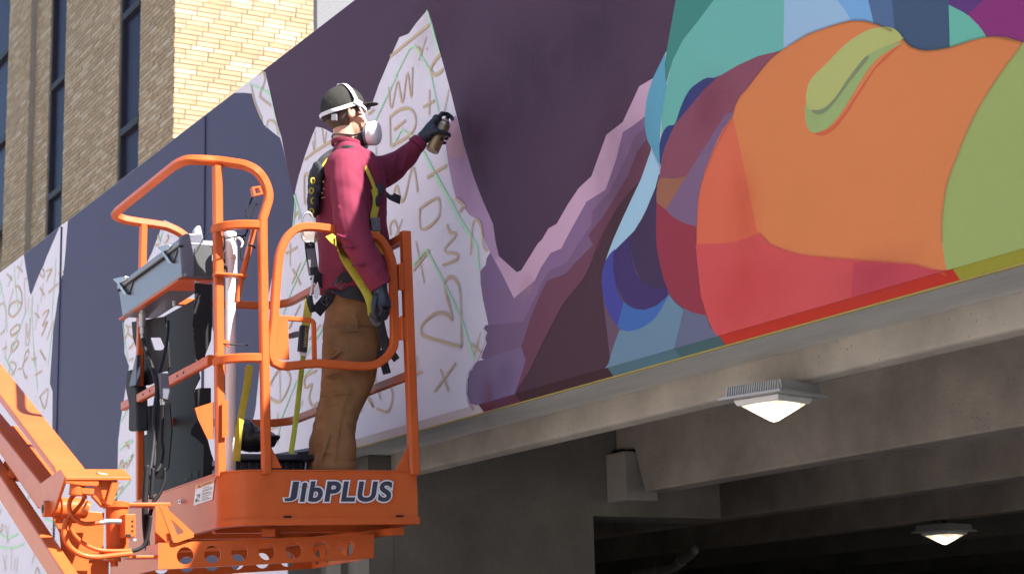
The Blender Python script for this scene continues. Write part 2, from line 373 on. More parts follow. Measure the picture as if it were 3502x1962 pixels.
# bird: blues, teals, oranges
shape((60, 115, 120), q('J', (690,-300), (660,0), (635,140), (610,280), (600,350), (605,470), (640,340), (700,220), (780,120), (870,0), (1000,-300)), 2)
shape((95, 152, 160), q('J', (1000,-300), (870,0), (780,120), (700,220), (640,340), (610,470), (585,620), (580,740), (650,760), (900,500), (1250,330), (1255,0), (1255,-300)), 2)
shape((85, 138, 178), q('J', (605,285), (570,360), (540,420), (512,500), (498,560), (490,640), (490,690), (505,770), (535,830), (575,920), (582,880), (572,780), (578,690), (585,620), (610,470), (602,410), (600,350)), 3)
shape((135, 158, 204), q('J', (1255,-300), (1255,0), (1250,290), (1660,160), (1620,110), (1590,60), (1545,0), (1400,-300)), 2)
shape((105, 143, 204), q('J', (1400,-300), (1545,0), (1590,60), (1620,110), (1650,160), (1760,160), (1715,0), (1690,-300)), 2)
shape((75, 92, 138), q('J', (1690,-300), (1715,0), (1745,125), (1770,180), (1870,180), (1845,0), (1840,-300)), 2)
shape((60, 75, 110), q('J', (1840,-300), (1845,0), (1860,160), (1900,300), (2180,300), (2165,0), (2160,-300)), 2)
shape((85, 50, 115), q('J', (2160,-300), (2155,0), (2160,30), (2270,90), (2350,0), (2600,-300)), 2)
shape((122, 45, 112), q('J', (2600,-300), (2350,0), (2260,80), (2320,140), (2365,205), (2380,260), (2600,290), (3000,300), (3000,-300)), 2)
shape((95, 156, 156), q('J', (2158,28), (2165,290), (2370,260), (2365,205), (2340,165), (2310,130), (2275,95), (2240,70)), 3)
shape((48, 54, 112), q('J', (900,425), (870,428), (820,432), (750,480), (720,520), (700,560), (680,610), (655,680), (620,690), (600,710), (580,750), (572,800), (572,850), (580,900), (640,850), (800,560)), 3, True)
shape((120, 65, 90), q('J', (1255,275), (1110,310), (1000,360), (890,425), (820,490), (760,560), (660,680), (630,740), (600,810), (585,860), (578,920), (570,985), (720,965), (830,800), (930,660), (1010,600), (1100,440)), 4)
shape((135, 86, 76), q('J', (572,978), (560,1010), (555,1060), (556,1125), (610,1160), (725,965), (650,978)), 4)
shape((110, 82, 122), q('J', (985,610), (955,622), (925,636), (900,680), (720,965), (605,1150), (640,1185), (680,1210), (720,1228), (785,1245), (830,1000), (880,830)), 5)
shape((130, 48, 70), q('J', (556,1110), (552,1250), (556,1350), (570,1430)) + q('K', (445,130), (460,190), (475,230), (490,260), (515,290), (540,310), (565,325), (590,335), (640,345), (640,200), (620,-30)) + q('J', (790,1245), (720,1228), (680,1210), (640,1185), (605,1150)), 4)
shape((190, 90, 75), q('J', (985,625), (920,710), (860,840), (825,930), (800,1020), (785,1100), (780,1180), (776,1260), (776,1350), (940,1345), (1120,1300), (1100,1000), (1010,700)), 6)
shape((190, 109, 74), q('J', (1245,278), (1310,235), (1390,190), (1500,150), (1560,130), (1620,118), (1700,118), (1770,138), (1850,175), (1905,212), (1930,240), (1960,262), (2000,275), (2040,280), (2100,275), (2165,262), (2280,225), (2340,210), (2400,203), (2440,203), (2480,207), (2569,235), (2700,300), (2700,1500))
      + q('K', (1700,180), (1665,172), (1600,150), (1530,130), (1350,115), (1100,95), (1050,88), (1000,75), (960,62), (920,45), (880,10)) + q('J', (1110,1265), (1100,1230), (1080,1130), (1030,880), (975,640), (980,610), (990,580), (1015,530), (1060,480), (1120,400), (1180,330)), 7)
shape((138, 146, 98), q('J', (2569,238), (2500,330), (2420,440), (2350,550), (2300,640), (2250,750), (2210,850), (2175,940), (2150,1020), (2135,1100), (2125,1200), (2125,1330), (2140,1443)) + q('K', (1655,120), (1668,172), (1700,190), (1989,85), (2400,-40)) + q('J', (3100,600), (2900,200)), 8)
shape((158, 156, 106), q('J', (1905,222), (1902,200), (1885,178), (1850,155), (1790,150), (1700,175), (1600,240), (1500,340), (1410,430), (1385,485), (1378,540), (1385,585), (1410,605), (1460,600), (1530,550), (1620,430), (1700,320), (1780,270)), 9, True)
shape((135, 147, 106), q('J', (1905,235), (1780,268), (1700,318), (1610,440), (1530,550), (1450,600), (1380,570), (1374,650), (1390,710), (1430,730), (1500,700), (1570,620), (1640,510), (1720,380), (1800,300)), 8, True)
shape((113, 118, 100), q('J', (1408,605), (1440,630), (1485,615), (1540,555), (1620,445), (1720,320), (1695,322), (1610,430), (1530,545), (1465,600)), 10, True)
shape((182, 84, 68), q('J', (1905,240), (1800,320), (1720,420), (1640,540), (1570,640), (1500,708), (1425,733), (1470,745), (1530,712), (1600,625), (1680,500), (1760,380)), 9, True)
shape((182, 70, 80), q('K', (598,44), (720,40), (770,32), (820,15), (868,-5), (920,45), (960,62), (1000,75), (1050,88), (1100,95), (1350,115), (1530,130), (1600,150), (1668,172), (1668,260), (700,500), (690,447), (670,405), (650,360), (635,310), (620,260), (608,150)), 8)
shape((172, 61, 80), q('K', (1270,122), (1350,117), (1530,132), (1600,152), (1655,172), (1258,278)), 9)
shape((140, 167, 208), q('J', (528,822), (500,900), (470,985), (420,1090), (360,1220), (320,1310), (290,1390), (270,1450), (300,1420), (325,1375), (380,1320), (435,1265), (475,1200), (500,1150), (550,1030), (575,930)), 5)
shape((62, 46, 82), q('J', (556,1015), (500,1150), (435,1265), (390,1310), (325,1375), (330,1443)) + q('K', (320,60), (335,140), (370,205), (420,240), (480,240), (460,190), (445,130), (440,60)) + q('J', (556,1350), (552,1250), (556,1110)), 3)
shape((62, 46, 102), q('K', (322,-5), (250,68), (245,150), (256,195), (270,240), (288,275), (310,300), (340,315), (380,321), (430,302), (480,258), (465,225), (420,232), (390,220), (370,200), (345,170), (330,140), (318,60)), 4)
shape((64, 62, 146), q('K', (254,62), (232,85), (213,115), (200,160), (197,200), (203,260), (213,300), (227,335), (245,365), (268,395), (295,300), (265,245), (246,150), (248,90)), 5)
shape((60, 90, 166), q('K', (291,285), (278,340), (263,392), (285,408), (310,413), (340,408), (360,400), (385,388), (410,370), (432,345), (450,320), (480,262), (430,304), (380,322), (340,318), (310,303)), 5)
shape((94, 117, 152), q('K', (482,256), (450,320), (410,370), (360,400), (310,413), (274,406), (255,455), (240,500), (226,550), (212,590), (215,640), (520,560), (505,500), (520,430), (545,320), (510,292)), 4)
shape((90, 92, 128), q('K', (545,315), (590,335), (640,345), (660,400), (700,470), (690,520), (500,560), (505,500), (520,430)), 3)
# painted lower chamfer
def chamfer(rgb, xa, xb):
    n = Vector((0, -1, -.8)).normalized()*.0019
    a, b = Vector((0, YW, ZB+CH)), Vector((0, YW+CH*.8, ZB))
    ex = Vector((xa, 0, 0)); ey = Vector((xb, 0, 0))
    mk('painted_edge', [ex+a+n, ey+a+n, ey+b+n, ex+b+n], [(0, 1, 2, 3)], paint(rgb), wallr)
cx = lambda c, x, y: onY(q1(c, x, y)).x
x1, x2, x3, x4, x5, x6 = cx('M', 700, 1270), cx('M', 900, 1230), cx('K', 222, 590), cx('K', 505, 510), cx('K', 697, 460), cx('K', 1690, 185)
chamfer((95, 50, 75), x1, x2); chamfer((66, 45, 60), x2, x3); chamfer((78, 105, 136), x3, x4); chamfer((68, 92, 112), x4, x5); chamfer((176, 52, 48), x5, x6); chamfer((142, 136, 62), x6, XR)

# hand drawn guide strokes
def strokes(name, items, rgb, width, layer):
    v, f = [], []
    for it, (px, wd) in enumerate(items):
        P = [onY(p) for p in px]
        if len(P) > 2: P = catmull(P, 5)
        b = len(v); n = len(P)
        for i, p in enumerate(P):
            t = P[min(i+1, n-1)]-P[max(i-1, 0)]
            if t.length < 1e-6: t = Vector((1, 0, 0))
            t.normalize(); s = Vector((-t.z, 0, t.x)); ww = wd*width*.5*(1+.3*noise.noise(p*9))
            for k in (-1, 1):
                a = p+s*ww*k; v.append(Vector((a.x, YW-.0004*layer-6e-6*it, min(a.z, ZT-.002))))
        f += [(b+2*i, b+2*i+1, b+2*i+3, b+2*i+2) for i in range(n-1)]
    return mk(name, v, f, paint(rgb), wallr, recalc=False)
br = []
def st(c, *p, w=1.0): br.append((q(c, *p), w))
st('L', (385,400), (660,175), w=1.1); st('L', (640,260), (585,430), w=.6); st('L', (578,332), (606,385), w=1.1); st('L', (640,340), (646,352), w=.8)
st('L', (738,385), (700,430), (672,480), (678,515), (710,528), (757,492), w=1.4)
st('L', (375,615), (383,735), (400,745), (437,578), (470,722), (505,518), (532,690), (541,475), w=.9)
st('L', (662,632), (660,812), w=.8); st('L', (615,757), (697,710)); st('L', (800,630), (765,790), w=.7)
st('L', (382,825), (386,1035)); st('L', (380,828), (450,775), (520,768), (560,820), (558,900), (500,970), (388,1030), w=1.1); st('L', (410,917), (492,850), w=1.1)
st('L', (232,805), (270,775)); st('L', (645,1252), (785,1165), w=1.2)
st('L', (400,1405), (430,1310), (460,1415), (490,1380), (530,1210), (555,1200), (577,1355), w=1.2)
st('E', (385,745), (405,862), (412,640), w=.7); st('E', (490,600), (515,772), (537,640), w=.7); st('E', (300,955), (400,870), (600,742), w=1.2); st('E', (300,1440), (298,1120), (360,1150), w=1.2)
st('E', (930,940), (968,870)); st('E', (1085,805), (1085,930), w=.7)
st('M', (380,182), (480,125), (482,230), (390,295), (380,182)); st('M', (222,330), (218,275), (245,250), (270,340)); st('M', (285,240), (235,365), w=.7)
st('M', (360,360), (405,590), w=.8); st('M', (345,522), (435,408)); st('M', (530,270), (545,310), (580,325), (515,410), (585,430), (580,460), (505,492))
st('M', (660,440), (670,290), (685,245), (715,270), (732,385), (752,412)); st('M', (577,125), (632,170)); st('M', (600,200), (622,165))
st('M', (610,940), (603,650), (575,570), (545,555), (518,590), (525,650), (545,720), (560,792), (530,760), (470,755), (400,810), (390,860), (425,885), (610,938), w=1.1)
st('M', (580,1025), (460,1185)); st('M', (495,1060), (540,1185)); st('M', (715,860), (680,985), w=.7); st('M', (668,920), (722,972))
st('M', (367,988), (360,1110), w=.7); st('M', (335,1088), (395,1073)); st('M', (55,1302), (85,1200), (128,1272), (75,1190), w=.8)
st('M', (180,1140), (215,1150), (232,1210), (205,1290), (145,1275), w=1.2); st('M', (130,1090), (165,1225))
st('G', (395,608), (505,655), (590,470), (510,378), (395,560)); st('G', (505,660), (500,380), w=.7); st('G', (805,400), (712,450), (710,540), (765,515), (742,620), (770,690), (818,660), w=1.1)
st('G', (485,745), (480,880), w=.7); st('G', (430,882), (500,840)); st('G', (690,650), (640,760), w=.7); st('G', (600,20), (575,55), w=.7); st('G', (840,20), (740,150), w=.7)
st('F', (190,642), (282,590)); st('F', (226,560), (225,750), w=.7); st('F', (245,770), (312,900)); st('F', (312,715), (240,890), w=.7); st('F', (310,1060), (212,1262), w=.8); st('F', (260,340), (290,300), (300,360))
st('A', (1772,600), (1800,720), (1850,842)); st('A', (1832,530), (1855,508), (1872,560), (1842,650), (1832,692)); st('A', (1840,690), (1915,750)); st('A', (1965,950), (1945,870), (1895,850), (1882,905))
for p in [((230,120),(305,195)), ((95,220),(165,305)), ((535,405),(595,510)), ((470,745),(525,805)), ((40,1225),(95,1190)), ((430,1370),(490,1335)), ((540,1240),(605,1365)), ((650,470),(775,350)), ((150,1055),(215,1020))]: st('Q', *p, w=1.1)
for p in [((300,30),(240,290)), ((160,240),(105,400)), ((580,350),(545,600)), ((515,620),(475,960)), ((85,1110),(70,1320)), ((460,1245),(455,1400)), ((750,130),(730,390)), ((720,830),(625,1110)), ((375,720),(385,540)), ((415,760),(432,530))]: st('Q', *p, w=.7)
st('Q', (205,392), (250,395), (290,480), (292,620), (250,720), (180,790), (125,762), (120,690), (160,612), (230,585), (292,612), w=1.2); st('Q', (185,420), (130,600), (115,700), w=.7)
st('Q', (250,890), (268,940), (210,1010), (150,1032), (150,970), (235,892), w=1.2); st('Q', (240,1115), (242,1170), (170,1252), (150,1220), (170,1150), (240,1113), w=1.2)
st('Q', (390,1290), (375,1235), (340,1290), (315,1450)); st('Q', (535,220), (580,270), (592,200), (570,150)); st('Q', (625,187), (690,165), (650,250), (625,322), w=1.1); st('Q', (785,215), (820,190), (850,195))
st('Q', (570,780), (590,740), (652,715), (570,912), (635,860), (600,950), (555,1047), w=1.1); st('Q', (345,720), (330,320), (365,290), w=.8); st('Q', (350,880), (350,1152), (395,1120), (407,800), (377,1080), (355,880), w=.8); st('Q', (0,640), (40,610), (75,700), (75,920), (40,1000), (0,1030), w=.8)
st('R', (0,810), (18,740)); st('R', (0,990), (25,910), (35,960), (0,1000), w=.8); st('R', (60,920), (95,1110), w=.7); st('R', (105,900), (75,1120), w=.7); st('R', (30,1230), (70,1400), w=.7); st('R', (75,1230), (45,1420), w=.7); st('R', (130,1150), (120,1400), w=.7); st('R', (165,1270), (155,1400), w=.7); st('R', (195,1260), (180,1420), w=.7)
st('R', (345,1330), (380,1200), w=.8); st('R', (380,1440), (400,1370), (430,1440)); st('R', (560,965), (600,935)); st('R', (1275,330), (1300,230), (1332,312), w=1.1); st('R', (1262,540), (1315,515), (1290,580)); st('R', (1340,80), (1380,20)); st('R', (1345,30), (1382,100)); st('R', (1400,200), (1425,170), (1370,290))
st('R', (1280,1320), (1330,1370), (1390,1330), w=.8); st('R', (1470,1320), (1500,1410), (1560,1340), w=.8); st('R', (215,530), (170,760), w=.6); st('R', (330,600), (250,900), w=.6)
st('N', (40,600), (45,545), (70,560), (50,600)); st('N', (78,575), (92,570)); st('N', (120,520), (98,560), (110,612), (118,600)); st('N', (135,530), (155,525)); st('N', (170,690), (205,660), (190,740), (170,690)); st('N', (40,770), (55,745)); st('N', (170,495), (195,535)); st('N', (150,600), (180,580)); st('N', (10,640), (30,620))
st('D', (230,500), (290,560), (240,640)); st('D', (215,420), (235,470), (200,560)); st('D', (250,740), (280,720)); st('D', (215,430), (300,450), w=.8)
st('R', (1300,300), (1350,250), (1360,320)); st('R', (1300,420), (1350,410)); st('C', (550,880), (575,930)); st('C', (640,880), (660,900), (620,960)); st('C', (520,980), (560,970))
strokes('marker_doodles', br, (184, 156, 144), .0138, 13)
gr = []
def sg(c, *p, w=1.0): gr.append((q(c, *p), w))
for a in [((270,870),(418,560)), ((410,540),(432,550)), ((418,548),(520,345)), ((520,345),(555,325)), ((555,325),(665,500)), ((665,500),(725,790)), ((400,1040),(465,915)), ((465,915),(545,965)), ((600,1035),(740,1310)), ((740,1310),(830,1443)), ((642,75),(740,400))]: sg('L', *a, w=.8 if a[0][0] != 600 else 1.3)
for a in [((470,0),(600,240)), ((600,240),(697,390)), ((695,390),(707,520)), ((345,490),(415,405)), ((415,405),(520,600)), ((520,600),(612,790)), ((610,790),(682,1010))]: sg('M', *a, w=1.2)
for a in [((165,1150),(235,950)), ((235,950),(360,680)), ((265,170),(320,360)), ((270,200),(250,420))]: sg('F', *a, w=.9)
for a in [((190,120),(215,420),(245,700)), ((0,310),(80,700),(95,1000)), ((440,500),(430,800),(465,1443)), ((750,0),(710,570),(690,820)), ((350,700),(250,1000),(95,1400)), ((20,400),(5,500)), ((720,850),(640,1443))]: sg('Q', *a, w=.9)
for a in [((0,1000),(80,1055),(190,1010)), ((0,1150),(120,1165),(260,1120)), ((1270,330),(1350,250),(1430,170)), ((1230,640),(1330,520),(1400,430)), ((1180,1400),(1230,1350),(1300,1340)), ((480,850),(600,900)), ((240,760),(330,560)), ((1285,120),(1340,60),(1420,20))]: sg('R', *a, w=1.2)
for a in [((850,60),(700,300)), ((830,300),(690,450)), ((520,780),(640,480)), ((480,1000),(520,760))]: sg('G', *a, w=.9)
sg('A', (1745,565), (1905,662), w=1.0); sg('A', (1905,640), (1975,960), w=.5); sg('A', (2078,1375), (2100,1443), w=1)
sg('C', (600,840), (580,900), (570,960)); sg('D', (190,400), (205,560), (235,760), w=.8); sg('D', (165,1300), (230,1180), w=.8); sg('N', (150,520), (160,660)); sg('N', (60,600), (20,520))
strokes('chalk_guide_lines', gr, (165, 205, 182), .0135, 12)

# soft sprayed edges and cloudy patches
def soft(rgb, rows, fades, layer, strength):
    v = [Vector((p.x, YW-.0004*layer, min(p.z, ZT-.002))) for r in rows for p in r]; n = len(rows[0]); f = []
    for i in range(len(rows)-1):
        for k in range(n-1): f.append((i*n+k, i*n+k+1, (i+1)*n+k+1, (i+1)*n+k))
    o = mk('spray_fade', v, f, paint_soft(rgb, strength), wallr, recalc=False)
    a = o.data.attributes.new('fade', 'FLOAT', 'POINT')
    for i, r in enumerate(rows):
        for k in range(n): a.data[i*n+k].value = fades[i]
    return o
_ps = {}
def paint_soft(rgb, strength):
    if (rgb, strength) in _ps: return _ps[(rgb, strength)]
    m = mat('sprayed_paint', paintcol(rgb), .65, .03, 3, spec=.1); n, l = m.node_tree.nodes, m.node_tree.links
    at = n.new('ShaderNodeAttribute'); at.attribute_name = 'fade'; nz = n.new('ShaderNodeTexNoise'); nz.inputs['Scale'].default_value = 7; nz.inputs['Detail'].default_value = 5
    tc = n.new('ShaderNodeTexCoord'); l.new(tc.outputs['Object'], nz.inputs['Vector'])
    pw = n.new('ShaderNodeMath'); pw.operation = 'POWER'; pw.inputs[1].default_value = 1.5; l.new(at.outputs['Fac'], pw.inputs[0])
    mu = n.new('ShaderNodeMath'); mu.operation = 'MULTIPLY'; l.new(pw.outputs[0], mu.inputs[0]); l.new(nz.outputs[0], mu.inputs[1])
    m2 = n.new('ShaderNodeMath'); m2.operation = 'MULTIPLY'; m2.inputs[1].default_value = strength*2; m2.use_clamp = True; l.new(mu.outputs[0], m2.inputs[0])
    l.new(m2.outputs[0], n['Principled BSDF'].inputs['Alpha']); _ps[(rgb, strength)] = m
    return m
def soft_line(rgb, px, wd, layer, strength=.6):
    P = catmull([onY(p) for p in px], 5); n = len(P); S_ = []
    for i in range(n):
        t = (P[min(i+1, n-1)]-P[max(i-1, 0)]).normalized(); S_.append(Vector((-t.z, 0, t.x)))
    soft(rgb, [[p+s_*wd*k for p, s_ in zip(P, S_)] for k in (-1, -.4, 0, .4, 1)], (0, .55, 1, .55, 0), layer, strength)
def blotch(rgb, x, y, rx, rz, layer, strength=.6):
    c = onY(q1('T', x, y)); N = 33
    soft(rgb, [[c+Vector((rx*r*math.cos(t), 0, rz*r*math.sin(t)))*(1+.15*noise.noise(Vector((math.cos(t)*2, math.sin(t)*2, rx)))) for t in [2*math.pi*k/(N-1) for k in range(N)]] for r in (.0005, .35, .7, 1)], (1, .75, .3, 0), layer, strength)
blotch((62, 36, 48), 1195, 350, .34, .45, 5, .3); blotch((58, 46, 72), 1330, 200, .6, .5, 5.1, 0.25); blotch((66, 40, 52), 1560, 420, .35, .5, 5.2, 0.25); blotch((60, 50, 76), 1500, 90, .5, .4, 5.3, 0.25); blotch((80, 50, 66), 1100, 60, .5, .3, 5.4, 0.17)
blotch((196, 90, 72), 1870, 520, .16, .3, 13.2, 0.28); blotch((200, 62, 70), 1880, 740, .35, .2, 13.3, 0.28); blotch((160, 66, 90), 2200, 690, .3, .12, 13.4, 0.22); blotch((122, 56, 84), 1790, 260, .2, .2, 13.6, 0.22)
blotch((118, 60, 88), 1230, 1000, .12, .18, 13.7, 0.33); blotch((96, 92, 150), 1270, 960, .16, .16, 13.8, 0.28); blotch((186, 146, 176), 1330, 720, .12, .1, 13.85, 0.28)
soft_line((112, 78, 52), q('J', (1245,278), (1310,235), (1390,190), (1500,150), (1620,118), (1700,118), (1770,138), (1850,172)), .010, 14, .42)
soft_line((100, 84, 62), q('J', (1905,214), (1930,240), (1960,262), (2040,280), (2165,262), (2280,225), (2400,203), (2569,235)), .010, 14.1, .42)
soft_line((140, 82, 62), q('J', (1245,278), (1180,330), (1060,480), (1000,560), (975,640), (920,740), (860,860), (800,1020), (780,1180), (776,1340)), .009, 14.2, .35)
soft_line((150, 120, 84), q('J', (2569,238), (2420,440), (2300,640), (2210,850), (2150,1020), (2125,1200), (2125,1330)), .010, 14.3, .4)
soft_line((196, 92, 84), q('K', (868,-5), (920,45), (1000,75), (1100,95), (1350,115), (1530,130), (1665,172)), .010, 14.4, .4)
soft_line((176, 140, 176), q('M', (640,1110), (650,1080), (690,1030), (725,960), (740,900), (735,830)), .012, 14.5, .5)
soft_line((150, 105, 130), q('M', (645,1110), (640,1160), (650,1240), (680,1285)), .016, 14.6, .7)

# ------------------------------------------------------------------ parking garage behind and under the wall
XP = -8.97                                          # face of the cross wall
gar = root('parking_garage', Vector((-6, 8, 0)), 'grey concrete parking structure with deep beams under the mural wall', 'garage')
YL = YW+TH
mk('ledge_beam', *prism([[Vector((XP, y, z)) for y, z in ((YL+.002, 3.1), (YL+.09, 3.1), (YL+.09, 2.652), (YL+.05, 2.648), (YL+.002, 2.66))]], Vector((XR-XP, 0, 0))), M['concrete'], gar, bevel=.012)
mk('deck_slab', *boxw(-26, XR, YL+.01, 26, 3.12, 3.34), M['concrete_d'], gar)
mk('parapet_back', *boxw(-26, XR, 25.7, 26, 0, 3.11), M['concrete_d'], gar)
gY = onX(q1('T', 1545, 1085), XP).y
gz = onY(q1('T', 2100, 1153), gY).z
# girder with dapped left end
xe = onY(q1('O', 560, 300), gY).x; xe0 = onY(q1('O', 590, 575), gY).x; xn = XP+.01
zn = onY(q1('O', 520, 105), gY).z
gl = [Vector((xn, gY, 3.11)), Vector((xn, gY, zn)), Vector((onY(q1('O', 525, 105), gY).x, gY, zn)), Vector((onY(q1('O', 640, 600), gY).x, gY, gz)), Vector((XR, gY, gz)), Vector((XR, gY, 3.11))]
mk('girder', *prism([gl], Vector((0, .16, 0))), M['concrete_i'], gar, bevel=.012)
for k in range(1, 7):
    mk('girder', *boxw(-25 if k > 1 else -25, XR, gY+1.72*k, gY+1.72*k+.17, gz+.01, 3.11), M['concrete_i'] if k < 3 else M['concrete_d'], gar, bevel=.015)  # deeper girders use darker concrete, so the garage shade is in their colour
# cross wall with opening and lintel
yj = onX(q1('T', 1493, 1330), XP).y; yl2 = onX(q1('T', 1811, 1250), XP).y; zl = onX(q1('T', 1650, 1300), XP).z
py0, py1 = onX(q1('O', 225, 400), XP).y, onX(q1('O', 640, 400), XP).y; pz0, pz1 = onX(q1('O', 400, 690), XP).z, onX(q1('O', 300, 170), XP).z
outer = [Vector((XP, YL+.02, 0)), Vector((XP, yj, 0)), Vector((XP, yj, zl)), Vector((XP, yl2, zl)), Vector((XP, yl2, 3.1)), Vector((XP, YL+.02, 3.1))]
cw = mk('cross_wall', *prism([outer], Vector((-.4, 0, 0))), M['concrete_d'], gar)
dblk = onY(q1('O', 430, 545), py0).x - XP
mk('bearing_block', *boxw(XP+.001, XP+max(.08, min(.3, dblk)), py0, gY+.16, pz0, pz1), M['pocket'], gar, bevel=.01)
mk('bearing_pad', *boxw(XP+.002, XP+.10, py0+.05, gY+.15, pz1+.002, pz1+.022), M['rubber'], gar)
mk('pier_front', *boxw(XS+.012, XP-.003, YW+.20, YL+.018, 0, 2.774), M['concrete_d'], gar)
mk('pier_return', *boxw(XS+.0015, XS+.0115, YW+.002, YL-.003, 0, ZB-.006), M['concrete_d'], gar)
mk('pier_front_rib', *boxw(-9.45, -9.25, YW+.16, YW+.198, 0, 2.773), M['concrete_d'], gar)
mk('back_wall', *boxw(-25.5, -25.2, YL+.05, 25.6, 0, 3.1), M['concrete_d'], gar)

# canopy lights
def canopy_light(name, p, z, side, yaw, label, stem=3.115, sy=.05):
    c = onZ(p, z); r = root(name, c, label, 'ceiling light', 'ceiling lights in the garage')
    a, b = Vector((math.cos(yaw), math.sin(yaw), 0)), Vector((-math.sin(yaw), math.cos(yaw), 0)); up = Vector((0, 0, 1)); h = side/2
    def fr(s0, z0, s1, z1, s2=None):
        v = [c+a*(i*s0)+b*(j*s0)+up*z0 for i, j in ((-1,-1),(1,-1),(1,1),(-1,1))] + [c+a*(i*s1)+b*(j*s1)+up*z1 for i, j in ((-1,-1),(1,-1),(1,1),(-1,1))]
        return v, [(3,2,1,0), (4,5,6,7)] + [(i, (i+1) % 4, 4+(i+1) % 4, 4+i) for i in range(4)]
    mk('rim', *fr(h, 0, h*.99, .012), M['lamp'], r, bevel=.003)
    mk('housing', *fr(h*.86, .0125, h*.80, .052), M['lamp'], r)
    gg = G(); n = 22
    for s in range(4):
        d, e = [(a, b), (b, -a), (-a, -b), (-b, a)][s]
        for k in range(n):
            t = (k+.5)/n*2-1
            gg.add(box3(c + d*(h*.84) + e*(t*h*.80) + up*.032, d*(h*.045), e*(h*.014), up*.020-d*(h*.03)))
    mk('cooling_fin', gg.v, gg.f, M['lamp'], r)['kind'] = 'stuff'
    mk('lens_frame', *fr(h*.66, -.022, h*.72, -.0005), M['respirator'], r, bevel=.004)
    lv, lf = fr(h*.06, -.086, h*.60, -.0225)
    mk('lens', lv, lf, M['lens'], r, bevel=.006)
    mk('mounting_stem', *boxw(c.x-.012, c.x+.012, c.y+sy, c.y+sy+.024, c.z+.053, stem), M['rubber'], r)
    ld = bpy.data.lights.new('lamp_glow', 'AREA'); ld.energy = 1.3; ld.size = side*.8; ld.color = (1, .82, .55)
    lo = bpy.data.objects.new('lamp_glow', ld); COL.objects.link(lo); lo.parent = r; lo.location = (0, 0, -.11)
    return r
canopy_light('canopy_light', q1('T', 1945, 1004), 2.6, .305, R(-76), 'larger lit square canopy light in front of the nearest concrete beam')
yk = gY+1.72*2+.085; zk = onY(q1('T', 2375, 1338), yk).z
canopy_light('canopy_light.001', q1('T', 2375, 1338), zk, .32*(onZ(q1('T', 2375, 1338), zk)-CAM).length/(onZ(q1('T', 2375, 1338), 2.45)-CAM).length, R(-76), 'smaller lit square light deep in the dark garage at lower right', max(gz+.012, zk+.07), 0)
# drain pipe
pp = [onY(q1('T', x, y), gY+3.2) for x, y in ((1600,1440), (1655,1432), (1690,1428), (1712,1410), (1735,1392), (1748,1380))]
pr = root('drain_pipe', pp[0], 'pale wrapped pipe elbow hanging in the dark under the beams', 'pipe')
mk('pipe_run', *sweep(catmull(pp, 4), circ(.045, 14)), M['pipe'], pr, smooth=True)
for k in (1, 3): mk('pipe_clamp', *sweep([pp[k], pp[k]+(pp[k+1]-pp[k]).normalized()*.02], circ(.05, 14)), M['concrete_s'], pr)

# ------------------------------------------------------------------ brick building far behind
BX, BY = -21.2, 7.41
bb = root('brick_building', Vector((BX, BY, 0)), 'tan brick building with tall dark window strips behind the wall', 'building')
BYR = onX(q1('T', 789, 60), BX).y
BH = 15.0
xs = [onY(q1('A', x, 700), BY).x for x in (-260, 50, 205, 275, 345, 455, 835, 982)]
REC = .07
mk('wall', *boxw(BX-.4, BX-.012, BY+.013, BYR, 0, BH), M['mortar'], bb)
def pier(x0, x1, y=BY): return mk('wall', *boxw(x0+.008, x1-.008, y+.013, BY+.45, 0, BH), M['mortar'], bb)
XF = BX-.401
pier(xs[7], XF); pier(xs[5], xs[6]); pier(xs[1], xs[2]); pier(xs[2], xs[3], BY+.10); pier(xs[3], xs[4]); pier(xs[0]-2.5, xs[0])
mk('wall', *boxw(xs[0]-2.5, BX-.45, BY+.46, BYR-.05, 0, BH), M['mortar'], bb)
bcols = [(.40, .27, .135), (.44, .31, .17), (.36, .24, .12), (.46, .36, .22), (.54, .46, .33), (.43, .315, .18), (.36, .25, .14), (.56, .49, .37)]
bwt = [5, 5, 3, 3, 2, 5, 2, 1]
bm_ = []
for i, c in enumerate(bcols):
    c = tuple((.45*x+.55*y)*k for x, y, k in zip(c, (.46, .35, .215), (.82, .80, .80))); m = mat('tan_brick', c, .85, .14, 9, bump=.25, bscale=60)
    if i in (0, 2, 5):                               # combed face
        n, l = m.node_tree.nodes, m.node_tree.links
        wv = n.new('ShaderNodeTexWave'); wv.inputs['Scale'].default_value = 18; wv.inputs['Distortion'].default_value = 1.5; wv.bands_direction = 'DIAGONAL'
        tcx = n.new('ShaderNodeTexCoord'); l.new(tcx.outputs['Object'], wv.inputs['Vector'])
        b2 = n.new('ShaderNodeBump'); b2.inputs['Strength'].default_value = .7; b2.inputs['Distance'].default_value = .012; l.new(wv.outputs[0], b2.inputs['Height'])
        l.new(b2.outputs[0], n['Principled BSDF'].inputs['Normal'])
    bm_.append(m)
PH, PL, JT = .0668, .305, .010
brk = []                                            # (x or y start, end, row z, face, plane)
def zvis(x, y):                                     # height above which this spot shows over the wall
    t = (YW-CAM.y)/(y-CAM.y); 
    return CAM.z + (ZT-CAM.z)/t
def rows(a0, a1, face, plane, zmin, zmax):
    r0 = int(zmin/PH); 
    for r in range(r0, int(zmax/PH)+1):
        off = (r % 2)*.5*PL + (.08 if face == 'x' else .03)*(r % 3)
        s = a0 - off % PL
        while s < a1-.02:
            e = min(s+PL-JT, a1-.004); b = max(s, a0+.004)
            if e-b > .03: brk.append((b, e, r*PH, face, plane))
            s += PL
rows(BY, BYR, 'x', BX, zvis(0, BY)-.5, 11.6)
